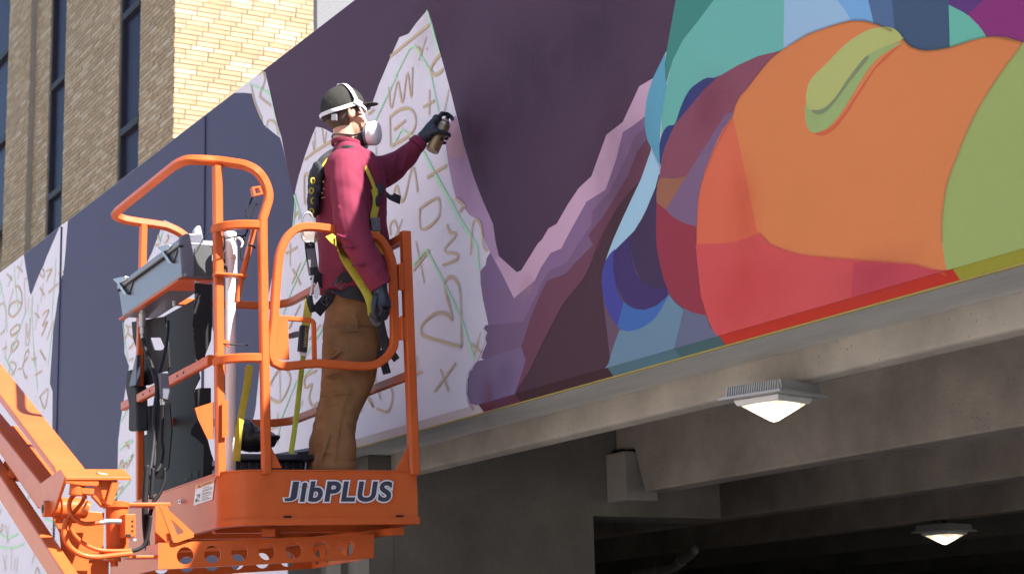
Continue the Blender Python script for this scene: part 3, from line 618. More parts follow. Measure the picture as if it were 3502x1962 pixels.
for a, b, pl in ((xs[7], BX, BY), (xs[5], xs[6], BY), (xs[1], xs[2], BY), (xs[2], xs[3], BY+.09), (xs[3], xs[4], BY)):
    rows(a, b, 'y', pl, zvis(0, BY)-.7, 14.2)
def vis(b):
    s, e, z, fc, pl = b
    c = Vector((pl, (s+e)/2, z)) if fc == 'x' else Vector(((s+e)/2, pl, z))
    d = M3.transposed() @ (c-CAM); px, py = CX+FPX*d.x/d.z, CY+FPX*d.y/d.z
    ok = -20 < px < 3502 and -20 < py < 1962 and z > zvis(0, c.y)-.02
    area = (e-s)*(.85 if fc == 'x' else .5)/d.z**2
    return ok, area
vb = sorted(brk, key=lambda b: (-vis(b)[0], -vis(b)[1] if (b[1]-b[0]) > .2 else 0))
indiv = set(vb[:300])
rs = random.Random(3); bmesh_cache = {}; stuff = [G() for _ in bcols]
def bshape(b, pr_):
    s, e, z, fc, pl = b
    if fc == 'x': return boxw(pl-.09, pl+pr_, s, e, z+.004, z+PH-JT+.004)
    return boxw(s, e, pl-pr_, pl+.012, z+.004, z+PH-JT+.004)
for b in brk:
    ci = rs.choices(range(len(bcols)), bwt)[0]; pr_ = rs.uniform(0, .006)
    if b in indiv:
        L = round(b[1]-b[0], 2); key = (ci, b[3], L)
        o0 = Vector((b[4], b[0], b[2])) if b[3] == 'x' else Vector((b[0], b[4], b[2]))
        if key not in bmesh_cache:
            c0 = (0, L, 0, b[3], 0)
            o = mk('brick', *bshape(c0, 0.003), bm_[ci], None); bmesh_cache[key] = o.data
        else:
            o = bpy.data.objects.new('brick', bmesh_cache[key]); COL.objects.link(o)
        o.parent = bb; o.location = o0-bb.location + (Vector((pr_-.003, 0, 0)) if b[3] == 'x' else Vector((0, .003-pr_, 0)))
    else: stuff[ci].add(bshape(b, pr_))
allg = G(); mi = []
for i, gg in enumerate(stuff):
    mi += [i]*len(gg.f); allg.add((gg.v, gg.f))
ob = mk('brickwork', allg.v, allg.f, bm_, bb, recalc=False); ob['kind'] = 'stuff'
for p, i in zip(ob.data.polygons, mi): p.material_index = i
# windows: each strip stacked sashes
def strip(x0, x1, sills, name='window'):
    for z0, z1 in zip(sills[:-1], sills[1:]):
        wv = G()
        for a in (boxw(x0+.009, x0+.07, BY+REC-.05, BY+REC+.04, z0, z1), boxw(x1-.07, x1-.009, BY+REC-.05, BY+REC+.04, z0, z1), boxw(x0+.071, x1-.071, BY+REC-.06, BY+REC+.04, z0, z0+.10)): wv.add(a)
        f = mk('window', wv.v, wv.f, M['frame'], bb)
        mk('pane', *boxw(x0+.071, x1-.071, BY+REC, BY+REC+.015, z0+.101, z1-.001), M['glass'], f)
def zs(c, pts_): return [onY(q1(c, *p), BY+REC-.05).z for p in pts_]
a3 = zs('A', [(925,905), (925,95)]); d3 = a3[1]-a3[0]
strip(xs[6], xs[7], [a3[0]-2*d3, a3[0]-d3, a3[0], a3[1], a3[1]+d3, BH])
a2 = zs('A', [(405,605), (400,1370)]); d2 = a2[0]-a2[1]
strip(xs[4], xs[5], [a2[1]-d2, a2[1], a2[0], a2[0]+d2, a2[0]+2*d2, BH])
a1 = zs('A', [(35,395), (15,1010)]); d1 = a1[0]-a1[1]
strip(xs[0], xs[1], [a1[1]-d1, a1[1], a1[0], a1[0]+d1, BH])
# grey building at the gap
gb = root('grey_building', Vector((-24, 14, 0)), 'plain grey rendered building corner glimpsed past the sunlit brick', 'building')
gx = -23.0; gy0 = onX(q1('T', 780, 30), gx).y
mk('wall', *boxw(gx-3, gx, gy0, gy0+9, 0, 14), M['stucco'], gb)
mk('corner_trim', *boxw(gx-.1, gx+.04, gy0-.05, onX(q1('A', 2228, 60), gx).y, 0, 14), M['frame'], gb)

# ================================================================== BOOM LIFT
lift = root('boom_lift', lw(.3, .8, -.3), 'orange boom lift platform with curved guard rails raised beside the mural', 'boom lift')
OR = M['orange']
def tube(name, path, wd=.038, ht=.038, m=OR, parent=lift, closed=False, up=None, r=.005, bz=0):
    return mk(name, *sweep(path, rr(wd, ht, min(r, wd*.3, ht*.3), 1), up=up, closed=closed), m, parent, smooth='auto')
def rnd(pts, rad, n=6, closed=False):               # polyline with rounded corners
    pts = [Vector(p) for p in pts]; out = []; N = len(pts)
    for i, p in enumerate(pts):
        if not closed and i in (0, N-1): out.append(p); continue
        a, b = pts[(i-1) % N], pts[(i+1) % N]; r = rad[i] if isinstance(rad, (list, tuple)) else rad
        r = min(r, (a-p).length*.49, (b-p).length*.49)
        if r < .004: out.append(p); continue
        s, e = p+(a-p).normalized()*r, p+(b-p).normalized()*r
        for k in range(n+1):
            t = k/n; out.append(s*(1-t)**2 + p*2*t*(1-t) + e*t*t)
    return out
UL, UR, VB = -.15, .728, 1.72
# toe board
def plan(off=0, rc=.15):
    u0, u1, v0, v1 = UL-off, UR+off, -off, VB+off
    o = []
    for k in range(9): a = R(180+90*k/8); o.append((u0+rc+rc*math.cos(a), v0+rc+rc*math.sin(a)))
    o.append((u1, v0)); 
    for k in range(9): a = R(0+90*k/8); o.append((u1-rc+rc*math.cos(a), v1-rc+rc*math.sin(a)))
    for k in range(9): a = R(90+90*k/8); o.append((u0+rc+rc*math.cos(a), v1-rc+rc*math.sin(a)))
    return o
def ring(off, th, z0, z1, name, m=OR, bevel=0):
    o, i = plan(off), plan(off-th); n = len(o); v = []
    for z in (z0, z1): v += [lw(u, w_, z) for u, w_ in o] + [lw(u, w_, z) for u, w_ in i]
    f = []
    for k in range(n):
        j = (k+1) % n; f += [(k, j, 2*n+j, 2*n+k), (n+k, 3*n+k, 3*n+j, n+j), (2*n+k, 2*n+j, 3*n+j, 3*n+k), (k, n+k, n+j, j)]
    return mk(name, v, f, m, lift, smooth='auto')
ring(0, .005, -.088, .112, 'toe_board'); ring(.006, .035, -.118, -.0885, 'platform_frame')
ring(.003, .012, .1125, .118, 'toe_board_lip')
fl = plan(-.03)
mk('floor_plate', *prism([[lw(u, v, -.075) for u, v in fl]], PZ*.006), M['zinc'], lift)
for v0 in (.28, .62, .98, 1.36): mk('floor_beam', *boxl(UL+.03, UR-.03, v0-.02, v0+.02, -.13, -.0765), OR, lift, bevel=.003)
mk('floor_beam', *prism([[lw(.02, .05, -.131), lw(.08, .05, -.131), lw(.68, 1.5, -.131), lw(.62, 1.5, -.131)]], PZ*-.03), OR, lift)
mk('floor_beam', *prism([[lw(.62, .05, -.131), lw(.68, .05, -.131), lw(.08, 1.5, -.131), lw(.02, 1.5, -.131)]], PZ*-.03), OR, lift)
for u0 in (.10, .62): mk('weld_slot', *boxl(u0, u0+.035, -.0085, -.0065, -.087, -.079), M['rubber'], lift)
# control hoop
h0 = [pv(p, 0) for p in q('C', (1585,1500), (1580,900), (1580,720), (1610,620), (1638,520), (1630,430), (1590,330), (1520,245))] + [pv(q1('C', 1410, 190), .03), pv(q1('C', 1270, 165), .08)]
h0[0] = lw(wl(h0[1]).x, 0, .10)
h1 = [pv(q1('C', 1135, 147), .13), pv(q1('C', 960, 137), .15)]
cu = wl(pv(q1('C', 770, 150), .22)).x
h2 = [pu(p, cu+.02) for p in q('C', (830, 140))] + [pu(p, cu) for p in q('C', (725,185), (640,248), (400,440), (210,592))]
vf = wl(pu(q1('C', 130, 655), cu)).y
h3 = [pv(p, vf) for p in q('C', (128,672), (200,718), (330,745), (600,785), (690,815), (760,850), (830,905), (880,960))]
hoop = catmull(h0[2:] + h1 + h2 + h3, 5)
tube('control_hoop', [h0[0], h0[1]] + hoop, .037, .037)
P545 = wl(pv(q1('C', 1133, 500), .12)).x
tube('post', [lw(P545, .12, .10), pv(q1('C', 1133, 200), .12)], .044, .038, up=PV)
tube('post', [pu(q1('T', 352, 1255), UL), pu(q1('T', 352, 900), UL), pv(q1('C', 405, 770), vf)], .04, .034, up=PV)
for zz in (1.19, .60):
    arc = [lw(UL+.02, .13, zz-.01)] + [lw(UL+.16+.16*math.cos(R(a)), .14+.14*math.sin(R(a)), zz) for a in range(185, 271, 12)] + [lw(.02, 0, zz)]
    tube('corner_rail', arc, .038, .03, up=PZ)
rl = tube('drilled_rail', [lw(UL-.012, .16, .612), lw(UL-.012, 1.62, .612)], .044, .03, up=PZ)
for v0 in (.52, .62, .83, 1.08, 1.2): mk('hole_disc', *cyl(lw(UL-.029, v0, .612), lw(UL-.026, v0, .612), .006, 8), M['rubber'], rl)  # flat dark discs stand in for the shaded holes in the rail
for zz in (1.185, .552):
    pth = [lw(UR, .03, zz), lw(UR, VB-.2, zz)] + [lw(UR-.17+.17*math.cos(R(a)), VB-.17+.17*math.sin(R(a)), zz) for a in range(10, 91, 10)] + [lw(UL+.1, VB, zz)]
    tube('back_rail', pth, .04, .03, up=PZ)
vbp = wl(pu(q1('T', 876, 1150), UR)).y
tube('post', [lw(UR, vbp, .1), lw(UR, vbp, 1.185)], .04, .034, up=PV)
tube('post', [lw(UL+.1, VB, -.05), lw(UL+.1, VB, 1.185)], .04, .034, up=PV)
tube('post', [lw(UR-.012, .0, .1), lw(UR-.018, .0, 1.205)], .046, .042, up=PV)
# angled braces on the panel side
def gus(pts_, v, th=.006, name='gusset'): return mk(name, *prism([[pv(p, v) for p in pts_]], PV*th), OR, lift)
gus(q('G', (392,960), (515,1200), (392,1200)), .0); gus(q('G', (1552,1015), (1552,1222), (1450,1222)), .0)
gus(q('D', (830,1165), (1000,1110), (1000,1443), (945,1443), (860,1265)), .12, .006, 'side_bracket')
gus(q('D', (1075,1105), (1128,1090), (1128,1420), (1075,1430)), .08, .006, 'side_bracket')
tube('diagonal_brace', [pv(q1('C', 1500, 800), .10), pv(q1('C', 1340, 1443), .10), pv(q1('B', 1950, 1040), .10)], .036, .02, up=PV)
gus(q('D', (1010,700), (1060,590), (1095,555), (1135,560), (1140,620), (1090,590), (1040,680)), .10, .012, 'hook_bracket')
sq = q('C', (1480,400), (1560,390), (1590,470), (1500,490))
sqi = q('C', (1502,418), (1545,410), (1566,458), (1516,468))
mk('lanyard_anchor', *prism([[pv(p, -.01) for p in sq], [pv(p, -.01) for p in sqi]], PV*.035), OR, lift)
# gate
gp = q('T', (690,912), (690,800), (697,690), (706,630), (728,590), (765,571), (840,577), (935,592), (966,615), (984,655), (988,700), (992,845), (982,885), (955,911), (915,921), (800,914))
gc = catmull([pv(p, .0) for p in gp[1:]] + [pv(gp[0], 0)], 5, True)
tube('gate', gc, .036, .036, closed=True, up=PV)
mk('gate_latch_plate', *prism([[pv(p, -.004) for p in q('T', (682,800), (724,803), (728,904), (682,902))]], PV*.008), OR, lift)
tube('gate_inner_rail', rnd([pv(p, .012) for p in q('T', (690,798), (789,806), (791,905))], .02), .013, .022, up=PV)
for y0, y1 in ((665,730), (799,855)):
    p0, p1 = tv(1003, y0), tv(1018, y1); a, b = wl(p0), wl(p1)
    mk('hinge', *boxl(a.x-.008, b.x+.004, -.02, .012, b.z, a.z), OR, lift, bevel=.003)
    mk('hinge_pin', *cyl(lw(a.x+.006, -.021, b.z-.004), lw(a.x+.006, -.021, a.z+.004), .007, 10), OR, lift)
tube('gate_post_arm', [lw(UR-.02, .0, 1.185), lw(UR-.02, .26, 1.185)], .036, .03, up=PZ)
# lettering and warning sticker
a, b = wl(pv(q1('I', 1330, 512), 0)), wl(pv(q1('I', 2205, 325), 0))
wd_, hg = b.x-a.x-.012, b.z-a.z-.022
def logo(offset, out, m, name):
    SH = .17
    jb_, _ = textmesh('J', 1, 0, 0); rb_, _ = textmesh('ibPLUS', 1, 0, 0, 1.12); pb_, _ = textmesh('P', 1, 0, 0)
    cap_ = max(p[1] for p in pb_); jx0, jx1 = min(p[0] for p in jb_), max(p[0] for p in jb_); jy0, jy1 = min(p[1] for p in jb_), max(p[1] for p in jb_)
    rx0, rx1 = min(p[0] for p in rb_), max(p[0] for p in rb_); gap = .19
    jw = .33; tot = jw+gap+(rx1-rx0)
    vv, ff = [], []
    v, f = textmesh('J', 1, offset*.8, 0)
    vv += [((p[0]-jx0)/(jx1-jx0)*jw, (p[1]-jy0)/(jy1-jy0)*cap_) for p in v]; ff += f
    v, f = textmesh('ibPLUS', 1, offset, 0, 1.12); n0 = len(vv)
    vv += [(p[0]-rx0+jw+gap, p[1]) for p in v]; ff += [tuple(k+n0 for k in q_) for q_ in f]
    tt = tot+SH*cap_
    return mk(name, [lw(a.x+.008, out, a.z+.009) + PU*((x+SH*y)/tt*wd_) + PZ*(y/cap_*hg) for x, y in vv], ff, m, lift, recalc=False)
logo(.088, -.0062, M['white_print'], 'lettering_outline'); logo(.036, -.0074, M['navy_print'], 'lettering')
tm = wl(pv(q1('I', 2180, 358), 0))
place_text('trademark', 'TM', lw(tm.x, -.0066, tm.z), PU, PZ, .014, .006, M['white_print'], lift)
stq = [pu(p, UL-.003) for p in q('I', (632,372), (764,340), (764,484), (614,533))]
so_, sx_, sy_ = stq[3], stq[2]-stq[3], stq[0]-stq[3]
stk = mk('warning_sticker', [stq[3], stq[2], stq[2]+sy_, stq[0]], [(0, 1, 2, 3)], M['white_print'], lift)
e1 = -PU*.0012; W_, H_ = sx_.length, sy_.length; nx, ny = sx_/W_, sy_/H_
def onst(x0, y0, x1, y1, m, nm='printed_line', k=1): return mk(nm, [so_+nx*(W_*x)+ny*(H_*y)+e1*k for x, y in ((x0,y0),(x1,y0),(x1,y1),(x0,y1))], [(0,1,2,3)], m, stk)
onst(0, .8, 1, 1, M['orange_print'], 'header')
place_text('header_text', 'WARNING', so_+nx*(W_*.36)+ny*(H_*.84)+e1*2, nx, ny, W_*.55, H_*.11, M['black_print'], stk)
mk('warning_triangle', [so_+nx*(W_*x)+ny*(H_*y)+e1*2 for x, y in ((.12,.84),(.3,.84),(.21,.96))], [(0,1,2)], M['black_print'], stk)
for i, y in enumerate((.70, .60, .54, .44, .38, .28, .18, .10)): onst(.42, y, .94 if i % 3 else .78, y+.025, M['black_print'])
for x0, y0, x1, y1 in ((.08,.14,.2,.3), (.22,.14,.34,.18), (.18,.34,.22,.5), (.1,.46,.3,.49), (.26,.3,.3,.46)): onst(x0, y0, x1, y1, M['black_print'], 'pictogram')
# support beam with round holes under the platform
VS = .10
bo = [pv(p, VS) for p in q('I', (330,832), (1200,796), (2062,762), (2056,950), (1200,1000), (330,1043))]
def hole_(c, x, y, r, v, n=20):
    p = pv(q1(c, x, y), v); return [p + PU*(r*math.cos(2*math.pi*k/n)) + PZ*(r*math.sin(2*math.pi*k/n)) for k in range(n)]
hc = [(546,933), (765,922), (984,910), (1200,899), (1416,889), (1632,879), (1845,866)]
sb = mk('support_beam', *prism([bo] + [hole_('I', x, y, .0365, VS) for x, y in hc], PV*.008), OR, lift, smooth='auto', bevel=0)
du = wl(bo[0]); du2 = wl(bo[2])
for z_, nm in ((wl(bo[0]).z, 'beam_flange'), ):
    mk(nm, *prism([[bo[0]+PV*.0085, bo[2]+PV*.0085, bo[2]+PV*.07, bo[0]+PV*.07]], -PZ*.006), OR, lift)
    mk(nm, *prism([[bo[5]+PV*.0085, bo[4]+PV*.0085, bo[3]+PV*.0085, bo[3]+PV*.07, bo[5]+PV*.07]], PZ*.006), OR, lift)
D2 = .78
b2 = [p+PV*D2-PZ*.0 for p in bo]
mk('support_beam', *prism([b2] + [[p+PV*D2 for p in hole_('I', x, y, .0365, VS)] for x, y in hc], PV*.008), OR, lift, smooth='auto')
ehz = .5*(wl(bo[2]).z+wl(bo[3]).z); ue = wl(bo[2]).x
er = [lw(ue, VS+.01, wl(bo[2]).z), lw(ue, VS+D2-.001, wl(bo[2]).z), lw(ue, VS+D2-.001, wl(bo[3]).z), lw(ue, VS+.01, wl(bo[3]).z)]
mk('support_beam_end', *prism([er] + [[lw(ue, v0+.0365*math.cos(t*math.pi/10), ehz+.0365*math.sin(t*math.pi/10)) for t in range(20)] for v0 in (.24, .38, .52, .66, .8)], -PU*.008), OR, lift)
u0 = wl(bo[0]).x
er0 = [lw(u0+.008, VS+.01, wl(bo[0]).z), lw(u0+.008, VS+D2-.001, wl(bo[0]).z), lw(u0+.008, VS+D2-.001, wl(bo[5]).z), lw(u0+.008, VS+.01, wl(bo[5]).z)]
mk('support_beam_end', *prism([er0], -PU*.008), OR, lift)
# left mounting bracket
mk('mount_plate', *prism([[pv(p, .16) for p in q('Y', (600,520), (780,520), (800,1010), (640,1010), (640,1190), (600,1190))]], PV*.012), OR, lift, bevel=.002)
mk('mount_plate', *prism([[pv(p, .16) for p in q('Y', (225,468), (810,466), (812,520), (225,512))]], PV*.10), OR, lift, bevel=.003)
mk('mount_plate', *prism([[pv(p, .12) for p in q('Y', (245,1185), (780,1185), (780,1215), (245,1225))]], PV*.10), OR, lift, bevel=.003)
mk('mount_brace', *prism([[pv(p, .085) for p in q('Y', (650,505), (700,490), (1125,880), (1130,935), (900,1012), (850,1012), (690,570))], [pv(p, .085) for p in q('Y', (815,690), (980,850), (985,880), (905,912))]], PV*.012), OR, lift)
mk('mount_block', *prism([[pv(p, .098) for p in q('Y', (760,890), (800,880), (820,990), (780,1000))]], PV*.02), OR, lift, bevel=.002)
mk('eye_bolt', *sweep([pu(q1('Y', 940+18*math.cos(t), 455+22*math.sin(t)), UL-.012) for t in [k*math.pi/5 for k in range(10)]], circ(.004, 6), closed=True), M['steel'], lift, smooth=True)
# rotator, knuckle and jib arms
VR = .18
def disc(c, x0, y0, x1, y1, v, r, name, m=OR, par=lift, n=24):
    return mk(name, *cyl(pv(q1(c, x0, y0), v), pv(q1(c, x1, y1), v), r, n), m, par, smooth='auto', bevel=0)
rs_ = (wl(pv(q1('R', 1365, 900), VR)).x-wl(pv(q1('R', 1125, 900), VR)).x)/2
disc('R', 1247, 700, 1250, 1200, VR, rs_*.97, 'rotator'); disc('R', 1238, 682, 1238, 735, VR, rs_*1.18, 'rotator_flange'); disc('R', 1230, 668, 1230, 681, VR, rs_*.8, 'rotator_cap')
disc('R', 1245, 1180, 1245, 1225, VR, rs_*1.2, 'rotator_flange'); disc('R', 1215, 1270, 1215, 1310, VR, .03, 'pivot_bolt'); disc('R', 1218, 1310, 1220, 1360, VR, .016, 'pivot_bolt', n=6)
p0, p1 = wl(pv(q1('R', 1335, 800), VR-.14)), wl(pv(q1('R', 1450, 1045), VR-.14))
vb_ = mk('valve_block', *boxl(p0.x, p1.x, VR-.14, VR-.05, p1.z, p0.z), OR, lift, bevel=.003)
for y in (878, 930, 982): mk('port_hole', *cyl(pv(q1('R', 1413, y), VR-.1415), pv(q1('R', 1413, y), VR-.138), .005, 10), M['rubber'], vb_)
mk('valve_slot', *prism([[pv(p, VR-.142) for p in q('R', (1345,1015), (1398,1015), (1398,1042), (1345,1042))]], PV*.004), M['rubber'], vb_)
disc('R', 1430, 1062, 1430, 1090, VR-.1, .012, 'valve_plug', M['zinc'])
mk('knuckle_web', *prism([[pv(p, VR-.01) for p in q('R', (560,830), (700,760), (850,760), (960,770), (1115,785), (1105,1230), (1000,1225), (950,1290), (930,1500), (690,1500), (640,1000))]], PV*.014), OR, lift, bevel=.003)
mk('knuckle_web', *prism([[pv(p, VR+.02) for p in q('R', (950,1290), (1165,1290), (1160,1420), (1175,1500), (925,1500))]], PV*.03), OR, lift)
UK = wl(pv(q1('R', 515, 745), VR)).x
mk('knuckle_plate', *prism([[pu(p, UK) for p in q('R', (640,320), (690,395), (690,420), (575,760), (520,825), (470,800), (400,720), (335,600), (420,480))]], PU*.014), OR, lift, bevel=.003)
kt = [pu(p, UK+.002) for p in q('R', (640,318), (700,402))]
mk('knuckle_cover', *prism([[kt[0], kt[1], kt[1]-PZ*.014, kt[0]-PZ*.014]], PU*.265), OR, lift, bevel=.003)
kv = wl(kt[1]).y
mk('knuckle_cover', *prism([[pv(p, kv+.005) for p in q('R', (700,408), (1050,440), (1060,470), (1045,505), (880,498), (700,470))]], PV*.014), OR, lift, bevel=.003)
mk('knuckle_cover', *prism([[pv(p, kv+.03) for p in q('R', (1035,352), (1190,380), (1255,445), (1180,665), (1100,650), (1060,480))]], PV*.10), OR, lift, bevel=.004)
tube('knuckle_rib', [pv(q1('R', 1232, 455), kv+.015), pv(q1('R', 1165, 700), kv+.015)], .014, .03, up=PV)
disc('R', 835, 430, 815, 600, kv+.04, .03, 'knuckle_post'); disc('R', 900, 725, 940, 745, kv+.03, .03, 'knuckle_roller')
tube('knuckle_rib', [pv(q1('R', 985, 600), kv+.05), pv(q1('R', 1095, 720), kv+.05)], .016, .016, up=PV)
tube('knuckle_rib', [pv(q1('R', 870, 555), kv+.02), pv(q1('R', 1000, 565), kv+.02)], .016, .03, up=PV)
pc = pu(q1('R', 515, 745), UK)
pin = mk('knuckle_pin', *cyl(pc-PU*.022, pc+PU*.16, .034, 24), OR, lift, smooth='auto', bevel=.003)
mk('pin_face', *cyl(pc-PU*.0235, pc-PU*.0222, .018, 18), M['plate'], pin)
mk('pin_collar', *cyl(pc+PU*.05, pc+PU*.13, .046, 24), OR, pin, smooth='auto')
def arm(c, pts_, u, wd, name='jib_arm'):
    return mk(name, *prism([[pu(p, u) for p in q(c, *pts_)]], PU*wd), OR, lift, bevel=.006)
arm('H', ((-260,6), (330,793), (345,850), (310,815), (-260,62)), UK+.02, .125)
arm('R', ((-360,-525), (430,470), (470,560), (400,745), (-360,-365)), UK+.003, .078)
arm('R', ((-340,-140), (0,395), (400,1000), (690,1443), (780,1580), (600,1600), (500,1443), (0,662), (-340,130)), UK-.03, .055)
mk('jib_bracket', *prism([[pu(p, UK+.03) for p in q('R', (40,240), (110,180), (220,440), (150,455), (30,300))]], PU*.05), OR, lift, bevel=.003)
mk('jib_bracket_bolt', *cyl(pu(q1('R', 132, 372), UK+.015), pu(q1('R', 132, 372), UK+.05), .022, 14), OR, lift, smooth='auto')
arm('R', ((140,-140), (560,400), (560,420), (100,-140)), UK+.10, .02, 'jib_cylinder')
def hose(name, c, pts_, v, r, m, par=lift):
    vv = v if isinstance(v, (list, tuple)) else [v]*len(pts_)
    return mk(name, *sweep(catmull([pv(p, w_) for p, w_ in zip(q(c, *pts_), vv)], 6), circ(r, 10)), m, par, smooth=True)
HZ = VR-.17
hose('hydraulic_hose', 'R', ((905,640), (895,590), (850,578), (785,605), (742,680), (750,780), (810,860), (905,905), (1060,893)), HZ, .0095, OR)
hose('hose_fitting', 'R', ((1060,893), (1110,885), (1170,878), (1230,880), (1292,880)), HZ, .0105, M['zinc'])
hose('hydraulic_hose', 'R', ((900,600), (880,670), (800,770), (742,830), (748,920), (790,1020), (900,1120), (1050,1183), (1200,1195), (1400,1190)), HZ+.01, .0085, OR)
hose('hydraulic_hose', 'R', ((715,850), (685,960), (705,1085), (780,1185), (900,1245), (1050,1262), (1200,1245), (1410,1222)), HZ, .0115, OR)
hose('black_hose', 'R', ((1400,1195), (1470,1180), (1540,1130), (1590,980), (1610,820)), HZ+.05, .008, M['rubber'])
# control console
UCs = cu+.03
cq = [pu(p, UCs) for p in q('B', (972,935), (1478,572), (1492,832), (1003,1168))]
con = mk('control_console', *prism([cq], PU*.175), M['boxgrey'], lift, bevel=.012)
lq = [pu(p, UCs-.012) for p in q('B', (948,905), (1470,515), (1474,572), (965,940))]
mk('console_lid', *prism([lq], PU*.2), M['boxgrey'], con, bevel=.01)
mk('console_lid_seam', *prism([[p-PU*.001 for p in (lq[3], lq[2])] + [lq[2]-PZ*.008-PU*.001, lq[3]-PZ*.008-PU*.001]], PU*.02), M['rubber'], con)
cv = wl(cq[1]).y
mk('console_end', *prism([[pv(p, cv-.03) for p in q('B', (1475,560), (1480,500), (1530,475), (1660,470), (1680,550), (1745,590), (1740,830), (1500,832))]], PV*.028), M['boxgrey'], con, bevel=.008)
mk('console_side', *prism([[pv(p, cv-.034) for p in q('B', (1600,600), (1640,560), (1745,592), (1742,828), (1595,828))]], PV*.003), M['boxdark'], con)
mk('joystick_guard', *prism([[pv(p, cv-.02) for p in q('B', (1590,545), (1595,450), (1612,420), (1635,408), (1655,420), (1668,480), (1678,545))]], PV*.03), M['zinc'], con, bevel=.008)
for x, y in ((1350,600), (985,860)):
    lt_ = mk('latch', *prism([[pu(p, UCs-.02) for p in q('B', (x-60,y-10), (x,y-25), (x+40,y-30), (x+40,y+5), (x-5,y+25), (x+60,y+120), (x+30,y+118), (x-30,y+20))]], PU*.03), M['latchm'], con, bevel=.002)
    mk('latch_hasp', *prism([[pu(p, UCs-.006) for p in q('B', (x+40,y+25), (x+110,y+5), (x+80,y+100), (x+55,y+118), (x+35,y+100))]], PU*.008), M['boxdark'], con)
mk('console_shelf', *prism([[pv(p, cv+.0) for p in q('B', (1485,852), (1530,832), (1760,832), (1760,862), (1530,858))]], PV*.25), OR, lift)
tube('console_shelf_rail', [pu(q1('B', 1000, 1182), UCs+.02), pu(q1('B', 1488, 858), UCs+.02)], .012, .03)
tube('console_shelf_rail', [pv(q1('B', 1760, 812), .09), pv(q1('B', 2020, 832), .09)], .014, .05, up=PZ)
# cable glands
def gland(c, x, y0, y1, u, r, m=M['zinc']):
    a_, b_ = pu(q1(c, x, y0), u), pu(q1(c, x, y1), u); g_ = G(); L = a_-b_
    for t0, t1, s in ((0,.18,1), (.19,.3,1.25), (.3,.42,1.1), (.43,.62,1.25), (.63,.85,.9), (.86,1,.6)): g_.add(cyl(a_-L*t0, a_-L*t1, r*s, 14))
    return mk('cable_gland', g_.v, g_.f, m, con, smooth='auto')
gland('B', 1172, 1090, 1340, UCs+.05, .0145)
for x, y in ((1348,955), (1432,1030)): mk('shelf_bolt', *cyl(pu(q1('B', x, y), UCs+.06), pu(q1('B', x, y+45), UCs+.06), .008, 8), M['zinc'], con)
# stand under the console: dark sheet metal
UP = .0
stand = mk('console_stand', *prism([[pu(p, UP+.12) for p in q('D', (560,340), (830,190), (815,420), (835,720), (870,900), (815,1010), (860,1300), (915,1443), (985,1620), (990,1950))] + [pu(p, UP+.12) for p in q('D', (330,1950), (340,1600), (470,1300), (560,900), (590,600))]], PU*.006), M['plate'], lift)
mk('stand_side', *prism([[pv(p, .30) for p in q('D', (830,60), (835,45), (985,60), (985,420), (975,560), (925,690), (915,800), (840,720), (808,420), (830,190))]], PV*.006), M['plate'], stand)
mk('stand_side', *prism([[pu(p, UL+.03) for p in q('D', (262,395), (560,345), (590,600), (600,800), (540,900), (420,960), (365,965), (310,650), (275,540))],
   [pu(p, UL+.03) for p in q('D', (425,535), (520,535), (555,615), (545,640), (520,648), (462,645), (440,580))]], PU*.006), M['plate'], stand)
mk('stand_foot', *prism([[pu(p, UL+.05) for p in q('D', (395,1150), (600,1120), (620,1360), (590,1700), (520,1800), (420,1800), (430,1600), (340,1560), (300,1490), (330,1430), (400,1400))]], PU*.006), M['plate'], stand)
mk('stand_side', *prism([[pv(p, .34) for p in q('D', (830,1000), (880,985), (975,985), (975,1120), (830,1165))]], PV*.004), M['plate'], stand)
mk('stand_side', *prism([[pv(p, .34) for p in q('D', (860,1265), (945,1443), (985,1600), (985,1780), (900,1800), (910,1500), (845,1440), (790,1400), (800,1350))]], PV*.004), M['plate'], stand)
mk('stand_tab', *prism([[pv(p, .325) for p in q('D', (830,20), (895,60), (885,140), (835,185))]], PV*.003), M['zinc'], stand)
jb = mk('junction_box', *prism([[pv(p, .42) for p in q('D', (520,850), (590,835), (615,1100), (520,1075))]], PV*.05), M['boxgrey'], lift, bevel=.003)
disc('D', 543, 1085, 543, 1140, .44, .011, 'cable_gland', M['steel'])
# mirrored embossed letters on the stand
pj = [pu(p, UP+.117) for p in q('Y', (1000,195), (1195,120), (1010,80))]
jx, jy = pj[1]-pj[0], pj[2]-pj[0]
place_text('embossed_letters', 'JLG', pj[0]-PU*.002, jx.normalized(), jy.normalized(), jx.length, jy.length*.85, M['rubber'], stand, .03, mirror=True)
place_text('side_letters', 'JLG', pv(q1('C', 1235, 1250), .2), PZ, -PU, .17, .035, M['black_print'], mk('name_plate', *prism([[pv(p, .205) for p in q('C', (1175,930), (1330,950), (1330,1270), (1175,1270))]], PV*.003), M['white_print'], lift), .03)
